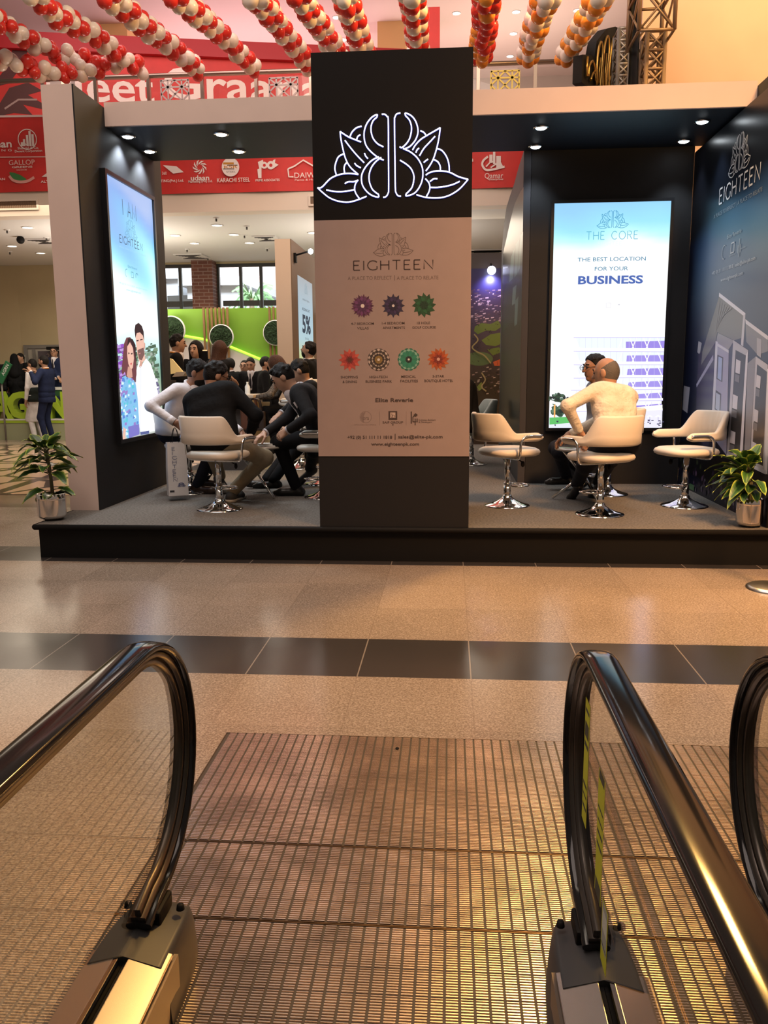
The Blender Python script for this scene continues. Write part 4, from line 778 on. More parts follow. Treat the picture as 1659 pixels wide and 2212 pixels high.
# low tripod table between the men
def tripod_table(c, r, h, label, name='tripod_table', rot=0.3, square=False):
    t = thing(name, label, 'table', (c[0], c[1], PZ)); m = MB()
    m.lathe([(0, h), (r-.01, h), (r, h-.006), (r, h-.016), (r-.01, h-.022), (0, h-.022)], (c[0], c[1], PZ), 40).build('tabletop', mat('smoked_table_glass', (.30, .25, .20), .08, spec=.8), t, fix=True)
    hub = np.array([c[0], c[1], PZ+.24])
    for k in range(3):
        a = rot+2*PI*k/3; d = np.array([math.cos(a), math.sin(a), 0])
        MB().tube([hub-d*.018+np.array([0, 0, .0]), np.array([c[0], c[1], PZ+.012])+d*.27], .0125, 12).build('leg', CHROME, t)
        MB().tube([hub+d*.018, np.array([c[0], c[1], PZ+h-.022])-d*.19*-1], .0125, 12).build('strut', CHROME, t)
    MB().tube([hub-np.array([0, 0, .03]), hub+np.array([0, 0, .03])], .036, 16).build('hub', CHROME, t); return t
tc_ = at_z(556, 1072, PZ); tripod_table(tc_, .27, .475, 'low round glass table on a chrome tripod among the seated men', rot=-.75)
tripod_table((1.19, 7.42), .26, .47, 'round table on chrome crossed legs between the two men in the right bay', rot=.9)
p = tc_+np.array([.125, -.06, 0]); t = thing('stapled_booklet', 'small white booklet stack on the glass table edge', 'booklet', (p[0], p[1], PZ+.475)); MB().box(p[0]-.085, p[0]+.085, p[1]-.06, p[1]+.06, PZ+.4752, PZ+.487).build('cover', mat('white_paper', (.72, .70, .66), .6), t, bevel=.002); MB().box(p[0]-.075, p[0]+.085, p[1]-.052, p[1]+.06, PZ+.4875, PZ+.502).build('pages', MATS['white_paper'], t, bevel=.002)
# paper carrier bag
BAGM = mat('white_paper_bag', (.70, .67, .66), .6, bump=.2, bscale=9)
b0, b1 = at_y(364, 1058, 7.30), at_y(404, 1058, 7.30); zt_ = at_y(385, 948, 7.30)[2]; bx = (b0[0]+b1[0])/2
t = thing('carrier_bag', 'white paper carrier bag with blue lettering hanging from the seated man\'s hand', 'bag', (bx, 7.3, .31)); A = math.radians(28); ca, sa = math.cos(A), math.sin(A)
def R2(x, y, z): return (bx+x*ca-y*sa, 7.3+x*sa+y*ca, z)
zb_ = .315; m = MB(); w2, d2 = .088, .05
m.add([R2(x, y, z) for z, k in ((zb_, 1), ((zb_+zt_)/2, 1.0), (zt_-.03, .9)) for x, y in ((-w2*k, -d2*k), (w2*k, -d2*k), (w2*k, 0), (w2*k, d2*k), (-w2*k, d2*k), (-w2*k, 0))], [tuple(range(5, -1, -1))]+[(i*6+j, i*6+(j+1) % 6, (i+1)*6+(j+1) % 6, (i+1)*6+j) for i in (0, 1) for j in range(6)]); m.build('sack', BAGM, t, fix=True)
for s in (-1, 1): MB().tube(spline([R2(-.035, s*d2*.85, zt_-.04), R2(-.02, s*.02, zt_+.06), R2(0, s*.006, zt_+.10), R2(.02, s*.02, zt_+.06), R2(.035, s*d2*.85, zt_-.04)], 5), .0028, 6).build('handle', BLACK, t)
a = Art(R2(-w2-.001, d2, 0), (sa, -ca, 0), (0, 0, 1)); a.V = np.array([0, 0, 1.]); BLU = (.10, .12, .24)
a2 = Art(R2(-w2, -d2-.0015, 0), (ca, sa, 0), (0, 0, 1)); c = a2
for i, ch in enumerate('EIGHTEEN'): c.caps(ch, .045, .045+.035*GL[ch][1]/.7, zt_-.10-i*.040, .030, .004, BLU)
c.logo((.115, zb_+.10), .07, .003, BLU); c.rect(.01, zb_+.035, .05, zb_+.052, (.03, .03, .04)); c.new().build('lettering', MATTEP, t)
# potted plants
LEAF = mat('plant_leaf', rough=.35, attr=True); SOIL = mat('dark_soil', (.03, .022, .015), .9)
def leaf(mb, base, d, L, W, droop, roll, tone, twist=0):
    d = unit(d); side = unit(np.cross(d, (0, 0, 1))); up = np.cross(side, d); side, up = side*math.cos(roll)+up*math.sin(roll), up*math.cos(roll)-side*math.sin(roll); rows = []
    for i in range(9):
        f = i/8; w = W*math.sin(PI*min(1, f*.93+.05))**.8*(1-.35*f); p = base+d*L*f-np.array([0, 0, 1])*droop*L*f*f
        rows.append((p, w*(0 if i in (8,) else 1)))
    vs = []; cs = []
    gd = (.018*tone, .055*tone, .012*tone); gm = (.05*tone, .13*tone, .02*tone); ye = (.42*tone, .50*tone, .07*tone)
    for i, (p, w) in enumerate(rows):
        wav = .006*math.sin(i*2.1)
        vs += [p-side*w+up*(w*.35+wav), p-side*w*.72+up*w*.24, p-side*w*.25+up*w*.06, p, p+side*w*.25+up*w*.06, p+side*w*.72+up*w*.24, p+side*w+up*(w*.35-wav)]; cs += [ye, gm, gd, gm, gd, gm, ye] if i < 8 else [ye]*7
    for i in range(8):
        for j in range(6):
            q = (i*7+j, i*7+j+1, (i+1)*7+j+1, (i+1)*7+j); o = len(mb.v); mb.v += [tuple(vs[a]) for a in q]; mb.f.append((o, o+1, o+2, o+3)); mb.c.append([cs[a] for a in q]); mb.sm.append(True)
def potted(c, label, tiers, seed, stem_h, lean=(0, 0), tone=1.0, potr=.098, wall=9):
    r = random.Random(seed); t = thing('potted_plant', label, 'plant', (c[0], c[1], PZ), group='potted plants in steel pots')
    m = MB(); pr = [(potr*.55, 0), (potr*.62, .008), (potr*.80, .012), (potr, .03)]+[(potr+(.0016 if i % 2 else -.0012), .035+i*.0046) for i in range(30)]+[(potr, .178), (potr, .208), (potr-.004, .210), (potr-.006, .19), (0, .185)]
    m.lathe(pr, (c[0], c[1], PZ), 40); m.build('pot', mat('ribbed_chrome_pot', (.75, .70, .66), .10, 1.0), t, fix=True)
    MB().disc((c[0], c[1], PZ+.187), (1, 0, 0), (0, 1, 0), potr-.008).build('soil', SOIL, t)
    m = MB(); b0 = np.array([c[0], c[1], PZ+.18]); top = b0+np.array([lean[0], lean[1], stem_h])
    for k in range(3): o = np.array([r.uniform(-.02, .02), r.uniform(-.02, .02), 0]); m.tube(spline([b0+o, (b0+top)/2+o*.6+np.array([.008, 0, 0]), top+o*.5], 4), .010, 7)
    fm = MB()
    for z, n, L, W, el0, el1, drp in tiers:  # whorls of leaves
        for k in range(n):
            a = 2*PI*(k+r.uniform(-.25, .25))/n; e = r.uniform(el0, el1); d = np.array([math.cos(a)*math.cos(e), math.sin(a)*math.cos(e), math.sin(e)])
            if d[0] > wall: continue
            base = b0+(top-b0)*(z/stem_h)+np.array([0, 0, r.uniform(-.02, .02)]); st = base+d*r.uniform(.04, .08)
            m.tube([base, st], .0035, 5); leaf(fm, st, d, L*r.uniform(.75, 1.15), W*r.uniform(.85, 1.15), drp*r.uniform(.4, 1.3), r.uniform(-.5, .5), tone*r.uniform(.7, 1.35))
    m.build('stem', mat('plant_stem', (.10, .09, .04), .6), t); fm.build('foliage', LEAF, t); return t
pa = at_z(114, 1122, PZ); potted(pa, 'potted plant with yellow-edged leaves at the left corner of the platform', [(.04, 5, .17, .046, .0, .35, .5), (.20, 10, .19, .052, .0, .4, .5), (.29, 12, .22, .054, .05, .5, .55), (.34, 9, .19, .052, .5, 1.1, .4), (.37, 8, .22, .05, .1, .5, .7)], 5, .39, (-.02, 0), potr=.108)
pb = at_z(1617, 1137, PZ); potted(pb, 'bushy potted plant with yellow-edged leaves by the printed wall at the right', [(.09, 12, .19, .054, -.05, .3, .6), (.14, 16, .23, .058, .05, .5, .6), (.20, 16, .24, .058, .2, .8, .6), (.22, 12, .20, .056, .7, 1.3, .5)], 11, .22, (-.03, -.01), 1.15, potr=.092, wall=.35)
# ------------------------------------------------------------------ gallery, banners, balloons, stands behind the booth
def P13(x, y, Y=12.99): return at_y(x, y, Y)
WV = (.86, .76, .72)
# red banners on the gallery edge
def banner(label, x0, x1, ytop, ybot, Yp=12.97):
    z1 = at_y((x0+x1)/2, ytop, Yp)[2]; z0 = at_y((x0+x1)/2, ybot, Yp)[2]; X0, X1 = at_y(x0, ybot, Yp)[0], at_y(x1, ybot, Yp)[0]
    t = thing('sponsor_banner', label, 'banner', ((X0+X1)/2, Yp, z0)); t['group'] = 'red sponsor banners'
    m = MB(); n = 40
    for i in range(n):
        a, b = X0+(X1-X0)*i/n, X0+(X1-X0)*(i+1)/n; f = lambda x: Yp+.012*math.sin(x*5.1)
        m.add([(a, f(a), z0), (b, f(b), z0), (b, f(b), z1), (a, f(a), z1)], [(0, 1, 2, 3)], None, True); m.add([(a, f(a)+.006, z0), (b, f(b)+.006, z0), (b, f(b)+.006, z1), (a, f(a)+.006, z1)], [(3, 2, 1, 0)], None, True)
    m.build('cloth', RED, t); return t, Art((0, Yp-.02, 0), (1, 0, 0), (0, 0, 1))
t, a = banner('red sponsor banner on the gallery edge left of the booth', -80, 212, 250, 414)
a.pxline([(-60, 340), (200, 338)], .012, WV); a.pxline([(-60, 252), (200, 249)], .03, (.8, .6, .58))
a.pxtext('Daleean', -60, 25, 311, 16, WV, .03); a.pxtext('M A R K E T I N G', -75, 25, 325.5, 5, WV)
c = a.uv(59, 301); a.ring(c, .145, .014, WV); k = .0073
for i, (x, h) in enumerate([(48, 8), (53, 14), (60, 22), (66, 30), (72, 24)]): q = a.uv(x, 316); a.rect(q[0]-.018, q[1], q[0]+.018, q[1]+h*k, WV)
a.pxline([(44, 316), (51, 306), (58, 314)], .014, WV); a.pxtext('Shahrial & Co.', 38, 84, 319.5, 5, WV, .02); a.pxtext('Decent Corporation', 32, 91, 326, 5, WV, .02)
a.pxtext('GALLOP', 19, 75, 350.5, 11, (.85, .6, .55)); a.pxtext('GREENS', 26, 70, 360.5, 4, WV, .02); a.pxtext('RESIDENCES', 36, 58, 367, 2.5, WV)
a.px([(20, 372), (30, 373), (44, 378), (56, 386), (58, 390), (40, 390), (27, 386), (22, 379)], (.05, .22, .06)); a.pxline(spline([(20, 380), (28, 389), (42, 393), (60, 391), (74, 383)], 5), .04, (.75, .35, .32))
a.pxtext('KHAN', -16, 11, 387, 5, WV, .02); a.pxtext('ALTAJ', 88, 114, 392, 5, WV, .02); a.px([(90, 382), (101, 374), (112, 382)], WV); a.new().build('printed_emblems', MATTEP, t)
t, a = banner('long red sponsor banner seen under the canopy behind the booth', 300, 1010, 262, 412)
a.px([(352, 357), (381, 359), (397, 372), (374, 375)], WV); a.pxtext('360', 350, 360, 374, 7, WV); a.pxtext('MARKETING(Pvt.) Ltd.', 322, 397, 390.5, 6, WV, .015)
c = a.uv(431.5, 362)
for i in range(9):
    b = 2*PI*i/9; a.px([(431.5+r_*math.cos(b+w_), 361+r_*math.sin(b+w_)) for r_, w_ in ((5, 0), (9, .25), (14, .75), (16, 1.15), (12, .95), (7, .5))], WV)
a.pxtext('udaan', 412, 452, 384, 11, WV, .03); a.pxtext('Marketing (Pvt) Ltd.', 407, 459, 391.5, 5, WV, .015)
a.disc(a.uv(498, 361), .135, WV); a.pxline([(482, 353), (505, 353)], .03, (.55, .25, .03)); a.pxline([(491, 357), (513, 357)], .012, (.05, .04, .04)); a.pxtext('KSR', 484, 513, 360.5, 6, (.6, .25, .04), .02); a.pxline([(482, 365), (506, 365)], .012, (.05, .04, .04)); a.pxtext('STEEL', 489, 509, 371, 3.6, (.1, .08, .08)); a.pxtext('KARACHI STEEL', 469, 540, 388.5, 9, WV, .015)
a.px([(557, 350), (568, 345), (570, 360), (560, 364)], WV); a.disc(a.uv(571, 357), .05, WV); a.disc(a.uv(571, 357), .022, (.6, .03, .03)); a.disc(a.uv(585, 357), .06, WV); a.disc(a.uv(585, 357), .025, (.6, .03, .03)); a.px([(556, 366), (565, 362), (565, 385), (558, 385)], WV); a.px([(590, 346), (595, 344), (594, 352), (602, 356), (592, 363), (588, 352)], WV); a.pxtext('PRIME ASSOCIATES', 552, 604, 389, 5, WV, .015)
a.pxline([(622, 365), (636, 359), (655, 346), (690, 366)], .022, WV); a.pxline([(622, 365), (624, 382), (634, 382)], .02, WV); a.pxtext('DAIWA', 636, 692, 378, 12, WV); a.pxtext('Paints & Home', 637, 690, 388, 4, WV)
a.new().build('printed_emblems', MATTEP, t)
t, a = banner('red sponsor banner right of the sign pillar with a house emblem', 1014, 1290, 250, 404)
for x0, x1, yb, yt in [(1057, 1064, 352, 334), (1065, 1070, 354, 328), (1072, 1082, 352, 337)]: a.px([(x0, yb), (x1, yb), (x1, yt), (x0, yt)], WV)
a.pxline([(1050, 360), (1062, 347), (1072, 356)], .02, WV); a.pxline([(1060, 362), (1076, 351), (1084, 359)], .02, WV); a.pxline(spline([(1054, 338), (1044, 347), (1042, 357), (1050, 367), (1065, 366), (1090, 360)], 5), .03, WV); a.px([(1072, 350), (1082, 350), (1088, 362), (1072, 364)], WV)
a.pxtext('Qamar', 1047, 1087, 379, 12, WV); a.pxtext('Enterprises', 1056, 1087, 387, 4, WV, .02); a.pxtext('n', 1016, 1022, 344, 10, WV, .03); a.new().build('printed_emblems', MATTEP, t)
# air grilles on the gallery edge
GR = mat('brown_grille', (.20, .12, .07), .6)
def grille(x0, x1, y0, y1, label, Yp=12.995):
    p, q = at_y(x0, y1, Yp), at_y(x1, y0, Yp); t = thing('air_grille', label, 'air grille', ((p[0]+q[0])/2, Yp, p[2])); w = .03
    MB().box(p[0], q[0], Yp-.004, Yp, p[2], q[2]).build('backing', GR, t); m = MB()
    m.box(p[0]-w, q[0]+w, Yp-.02, Yp-.004, p[2]-w, p[2]).box(p[0]-w, q[0]+w, Yp-.02, Yp-.004, q[2], q[2]+w).box(p[0]-w, p[0], Yp-.02, Yp-.004, p[2], q[2]).box(q[0], q[0]+w, Yp-.02, Yp-.004, p[2], q[2]).build('frame', CREAM, t)
    m = MB(); n = int((q[0]-p[0])/.035)
    for i in range(n): x = p[0]+(q[0]-p[0])*(i+.5)/n; m.box(x-.004, x+.004, Yp-.014, Yp-.004, p[2], q[2])
    m.build('slats', GR, t)
grille(-45, 79, 434, 452, 'long brown air grille on the gallery edge at the far left'); grille(671, 720, 424, 441, 'brown air grille beside the sign pillar')
# ceiling fittings under the gallery
def downlight(px, py, Z, label, power, grp, r=.085, lampm=WARMLAMP):
    p = at_z(px, py, Z); t = thing('downlight', label, 'ceiling light', tuple(p), group=grp)
    MB().lathe([(r, 0), (r*1.22, 0), (r*1.2, -.012), (r*1.02, -.014), (r, -.004)], tuple(p), 20).build('rim', CEIL, t, fix=True); MB().lathe([(r*.98, -.004), (r*.7, -.010), (0, -.013)], tuple(p), 20).build('lens', lampm, t)
    if power: l = light('SPOT', 'downlight_beam', (0, 0, -.05), power, (1.0, .88, .72), .06, spot=130, blend=.8); l.parent = t
for i, (x, y, d) in enumerate([(469, 486, 'nearest warm downlight over the gap left of the sign pillar'), (378, 508, 'warm downlight by the left booth wall edge'), (505, 506, 'warm downlight second nearest the sign pillar gap'), (420, 525, 'warm downlight in the back row above the brick column'), (539, 524, 'warm downlight in the back row right of the brick column'), (676, 502, 'warm downlight half hidden by the sign pillar'),
                               (60, 491, 'nearest warm downlight at the far left ceiling'), (26, 531, 'warm downlight left of the ceiling camera'), (88, 546, 'warm downlight nearest the tan wall')]): downlight(x, y, 3.84, d, 28, 'warm downlights under the gallery')
for x, y, d in [(727, 37, 'upper downlight left of the orange column'), (742, 85, 'lower downlight beside the balloon strand left of the sign pillar'), (986, 28, 'upper downlight right of the red column'), (1115, 25, 'topmost downlight of the right hand row'), (1109, 72, 'second downlight of the right hand row'), (1102, 121, 'third downlight of the right hand row'), (1247, 22, 'upper downlight between the two rightmost balloon strands')]: downlight(x, y, 8.2, 'bright '+d, 0, 'upper hall downlights', .07, mat('hot_lamp', (.9, .9, .9), .3, emit=(1, .9, .74), estr=25))
DKM = mat('dark_fitting', (.06, .05, .045), .6)
def fitting(name, px, py, label, cat, grp=None, size=.05, Z=3.84):
    p = at_z(px, py, Z); t = thing(name, label, cat, tuple(p), group=grp); MB().lathe([(size, 0), (size, -.012), (size*.5, -.016), (0, -.017)], tuple(p), 14).build('plate', CEIL, t); MB().tube([(p[0], p[1], Z-.015), (p[0], p[1], Z-.06)], size*.3, 8).build('nozzle', DKM, t)
for x, y, d in [(467, 468, 'over the nearest downlight'), (533, 486, 'right of the nearest downlight'), (528, 505, 'beside the second downlight'), (404, 536, 'left of the brick column'), (449, 554, 'just above the brick column'), (577, 534, 'near the pale wall end'), (100, 511, 'beside the tan wall'), (21, 541, 'below the far left downlight'), (15, 494, 'at the far left edge')]: fitting('sprinkler', x, y+2, 'small ceiling sprinkler '+d, 'sprinkler', 'ceiling sprinklers')
p = at_z(45, 511, 3.84); t = thing('security_camera', 'white dome camera hanging from the ceiling at the far left', 'camera', tuple(p)); MB().tube([(p[0], p[1], 3.84), (p[0], p[1], 3.80)], .045, 14).build('mount', CEIL, t); MB().ball((p[0], p[1]-.02, 3.78), .07).build('dome', BLACK, t)
def hatch(px, py, w, label, d=.6):
    p = at_z(px, py, 3.84); t = thing('ceiling_vent', label, 'vent', tuple(p), group='ceiling vents'); MB().box(p[0]-w/2, p[0]+w/2, p[1]-d/2, p[1]+d/2, 3.815, 3.839).build('frame', CEIL, t); m = MB()
    for i in range(5): e = .04+i*.05; m.box(p[0]-w/2+e, p[0]+w/2-e, p[1]-d/2+e, p[1]-d/2+e+.02, 3.805, 3.815).box(p[0]-w/2+e, p[0]+w/2-e, p[1]+d/2-e-.02, p[1]+d/2-e, 3.805, 3.815)
    m.build('louvres', DKM, t)
hatch(575, 513, .42, 'square vent nearest the pale wall end', .5); hatch(414, 552, .6, 'square vent above the left window', .6); hatch(95, 519, .5, 'square vent beside the tan wall', .5); hatch(1052, 540, 1.0, 'long slot vent in the ceiling right of the sign pillar', .25)
# glass railing on the gallery
RY2 = 13.35; STL = mat('satin_rail_steel', (.42, .33, .27), .3, 1.0); RGL = glass_mat('railing_glass', (.97, .97, .96), .9)
zr = at_y(500, 158, RY2)[2]
t = thing('gallery_railing', 'glass gallery railing with steel posts and fretwork squares above the banners', 'railing', (-4, RY2, 5.3))
xs_ = [at_y(x, 160, RY2)[0] for x in (205, 319, 437, 553)]; stp = (xs_[-1]-xs_[0])/3; pos = [xs_[0]+stp*i for i in range(-4, 12)]
for x in pos: MB().box(x-.025, x+.025, RY2-.03, RY2+.03, 5.302, zr-.02).build('post', STL, t)
MB().tube([(pos[0], RY2, zr), (pos[-1], RY2, zr)], .035, 12).build('handrail', STL, t)
for a_, b_ in zip(pos, pos[1:]): MB().box(a_+.03, b_-.03, RY2-.006, RY2+.006, 5.34, zr-.07).build('glass_pane', RGL, t)
FRT = mat('grey_fretwork', (.50, .42, .40), .6); FRY = mat('yellow_fretwork', (.70, .55, .12), .6)
def fret(x0, x1, y0, y1, m, Yp):
    p, q = at_y(x0, y1, Yp), at_y(x1, y0, Yp); w, h = q[0]-p[0], q[2]-p[2]; mb = MB(); s = .022
    def B(u0, v0, u1, v1): mb.bar((p[0]+u0*w, Yp, p[2]+v0*h), (p[0]+u1*w, Yp, p[2]+v1*h), s, .012, up=(0, 1, 0))
    for l in [(0, 0, 1, 0), (0, 1, 1, 1), (0, 0, 0, 1), (1, 0, 1, 1), (0, 0, 1, 1), (0, 1, 1, 0), (.5, 0, 1, .5), (1, .5, .5, 1), (.5, 1, 0, .5), (0, .5, .5, 0), (.25, 0, .25, 1), (.75, 0, .75, 1), (0, .25, 1, .25), (0, .75, 1, .75)]: B(*l)
    mb.build('fretwork', m, t)
fret(350, 407, 172, 234, FRT, RY2-.03); fret(583, 643, 167, 228, FRT, RY2-.03); fret(1060, 1122, 152, 214, FRY, RY2-.03)
# big red stand on the gallery
ya, yb = 15.0, 16.7; A0 = at_y(-60, 45, ya); A1 = at_y(905, 108, yb); zT = 7.30
def redpt(f): return np.array([A0[0]+(A1[0]-A0[0])*f, ya+(yb-ya)*f, 0])
t = thing('exhibition_stand', 'large red stand with white lettering on the gallery above the booth', 'stand', tuple(redpt(.5)+np.array([0, 0, 5.3])))
U = unit(redpt(1)-redpt(0)); Nn = np.cross(U, (0, 0, 1))
p0, p1 = redpt(0), redpt(1)
MB().prism([tuple(p0+(0, 0, 5.31)), tuple(p1+(0, 0, 5.31)), tuple(p1+(0, 0, zT-.28)), tuple(p0+(0, 0, zT-.28))], tuple(-Nn*.12)).build('front_board', RED, t, fix=True)
MB().prism([tuple(p0+(0, 0, zT-.28)+Nn*.12), tuple(p1+(0, 0, zT-.28)+Nn*.12), tuple(p1+(0, 0, zT)+Nn*.12), tuple(p0+(0, 0, zT)+Nn*.12)], tuple(-Nn*.6)).build('fascia', mat('deep_red_board', (.42, .012, .02), .5), t, fix=True)
a = Art(p0+Nn*.004, U, (0, 0, 1)); W2 = (.92, .84, .80)
def stext(s, x0, y0, x1, y1, hp, bold): p, r = a.uv(x0, y0), a.uv(x1, y1); h = a.uv(x0, y0-hp/2)[1]-a.uv(x0, y0+hp/2)[1]; a.text(s, (p+r)/2, r[0]-p[0], h, W2, bold)
stext('Meet', 100, 184, 332, 184, 70, .018); stext('Graana', 353, 184, 700, 184, 70, .018); stext('graana.com', 118, 126, 254, 121, 17, .03)
rr = random.Random(12)
for pts in [[(-20, 255), (20, 190), (60, 178), (92, 196), (60, 205), (90, 222), (92, 236), (50, 226), (70, 248), (30, 244)], [(-20, 190), (10, 150), (40, 75), (60, 60), (50, 110), (64, 70), (78, 66), (48, 140), (20, 180)], [(-10, 60), (20, 70), (60, 84), (30, 92), (-10, 85)]]: a.px(pts, (.09, .03, .03))
a.pxline([(10, 235), (40, 215), (80, 215)], .03, (.4, .3, .28)); a.new().build('lettering', MATTEP, t)
ORG = mat('amber_column_paint', (.72, .46, .20), .6)
for x0, x1, Yc, l, m_ in [(200, 273, 17.2, 'amber square column behind the red stand', ORG), (815, 876, 17.6, 'amber square column above the sign pillar', ORG)]:
    p, q = at_y(x0, 40, Yc)[0], at_y(x1, 40, Yc)[0]; o = MB().box(p, q, Yc, Yc+(q-p), 5.3, 8.2).build('upper_column', m_); tag(o, l, kind='structure')
p, q = at_y(925, 40, 14.6)[0], at_y(950, 40, 14.6)[0]; tag(MB().box(p, q, 14.6, 14.8, 5.3, at_y(937, 15, 14.6)[2]).build('red_pylon', RED), 'slim red pylon standing on the gallery behind the sign pillar', 'pylon')
# amber wall, truss tower, black drape and the edge-on gold letters at the upper right
p = at_y(1385, 100, 11.6); tag(MB().box(p[0], 8.0, 11.6, 11.8, 3.0, 9.0).box(7.2, 7.4, 4.5, 11.6, 0, 9.0).build('wall_right', mat('peach_wall_paint', (.76, .52, .37), .6, noise=.06, nscale=1.2)), 'peach wall rising behind the printed booth wall', kind='structure')
TRM = mat('weathered_truss', (.30, .20, .12), .5, .6)
def truss(label, x0, x1, y0, y1, Yc, dep, m=TRM):
    p, q = at_y(x0, y1 or 215, Yc), at_y(x1, y0, Yc); p[2] = p[2] if y1 else .0
    t = thing('lattice_truss', label, 'truss', ((p[0]+q[0])/2, Yc, p[2]), group='lattice truss towers'); X0, X1, z0, z1 = p[0], q[0], p[2], q[2]; r = .024
    for x in (X0, X1):
        for y in (Yc, Yc+dep): MB().tube([(x, y, z0), (x, y, z1)], r, 10).build('chord', m, t)
    n = max(2, round((z1-z0)/(X1-X0))); mb = MB()
    for i in range(n+1):
        z = z0+(z1-z0)*i/n
        for a_, b_ in (((X0, Yc), (X1, Yc)), ((X0, Yc+dep), (X1, Yc+dep)), ((X0, Yc), (X0, Yc+dep)), ((X1, Yc), (X1, Yc+dep))):
            mb.tube([(*a_, z), (*b_, z)], r*.75, 6)
            if i < n:
                z2 = z0+(z1-z0)*(i+1)/n; mb.tube([(*a_, z), (*b_, z2)], r*.55, 6); mb.tube([(*b_, z), (*a_, z2)], r*.55, 6)
    mb.build('lacing', m, t); return t
truss('slender lattice truss column against the peach wall', 1393, 1438, 66, None, 10.6, .28); truss('wider lattice truss cage crowning the column at the top right', 1380, 1466, -130, 66, 10.35, .62)
truss('thin lattice truss leaning into view behind the black drape', 1332, 1362, 60, None, 11.2, .3, mat('grey_truss', (.42, .38, .34), .4, .7))
BLK = mat('black_drape_cloth', (.008, .007, .007), .8)
p, q = at_y(1356, 215, 10.9), at_y(1387, -60, 10.9); m = MB(); n = 14
for i in range(n):
    a_, b_ = p[0]+(q[0]-p[0])*i/n, p[0]+(q[0]-p[0])*(i+1)/n; f = lambda x: 10.9+.03*math.sin((x-p[0])*50)
    m.add([(a_, f(a_), p[2]), (b_, f(b_), p[2]), (b_, f(b_), q[2]), (a_, f(a_), q[2])], [(0, 1, 2, 3)], None, True); m.add([(a_, f(a_)+.02, p[2]), (b_, f(b_)+.02, p[2]), (b_, f(b_)+.02, q[2]), (a_, f(a_)+.02, q[2])], [(3, 2, 1, 0)], None, True)
tag(m.build('drape', BLK), 'narrow black drape hanging beside the truss tower', 'drape')
t = thing('letter_sign', 'black sign with gold-edged raised lettering seen almost edge-on at the upper right', 'sign', tuple(at_y(1290, 190, 11.4))); GLD = mat('gold_edge', (.75, .48, .14), .3, 1.0)
S0 = at_y(1256, 200, 11.0); S1 = at_y(1334, 200, 12.1); S1[2] = S0[2]; LD = np.linalg.norm(S1-S0); D = unit(S1-S0); nf = np.cross(D, (0, 0, 1)); nf = nf if nf@(S0-C0) < 0 else -nf; m = MB(); b = MB()
zq = lambda y: at_y(1290, y, 11.5)[2]
outl = [(0, 205), (0, 148), (.16, 138), (.30, 132), (.36, 95), (.50, 70), (.62, 50), (.86, 28), (.97, 24), (1.0, 60), (1.0, 205)]
b.prism([tuple(S0+D*u*LD+np.array([0, 0, zq(y)-S0[2]])) for u, y in outl], tuple(-nf*.12)).build('board', BLK, t, fix=True)
tp_ = lambda u, y: S0+D*u*LD+nf*.03+np.array([0, 0, zq(y)-S0[2]])
for st in ['.10,188 .12,165 .20,150 .26,160 .30,185', '.06,190 .06,150', '.34,190 .32,150 .36,110 .42,95 .46,120 .44,170 .42,192', '.38,185 .40,130', '.50,192 .48,140 .52,90 .60,70 .64,100 .60,150 .58,192', '.55,188 .56,110', '.68,192 .66,140 .70,90 .76,60 .82,80 .80,130 .74,165 .72,192', '.74,185 .76,95', '.86,190 .84,140 .86,80 .90,45 .95,40 .97,80 .96,140 .93,190', '.90,185 .91,70', '.16,192 .22,175 .28,170 .33,192', '.60,192 .66,165 .72,150']:
    m.tube([tp_(*p) for p in spline([tuple(map(float, q.split(','))) for q in st.split()], 4)], .017, 6)
m.build('gold_lettering', GLD, t)
for u in (.2, .8): q = S0+D*u*LD-nf*.06; MB().tube([(q[0], q[1], PZ if q[0] < 2.78 else 0), (q[0], q[1], S0[2]+.1)], .03, 8).build('post', BLK, t)
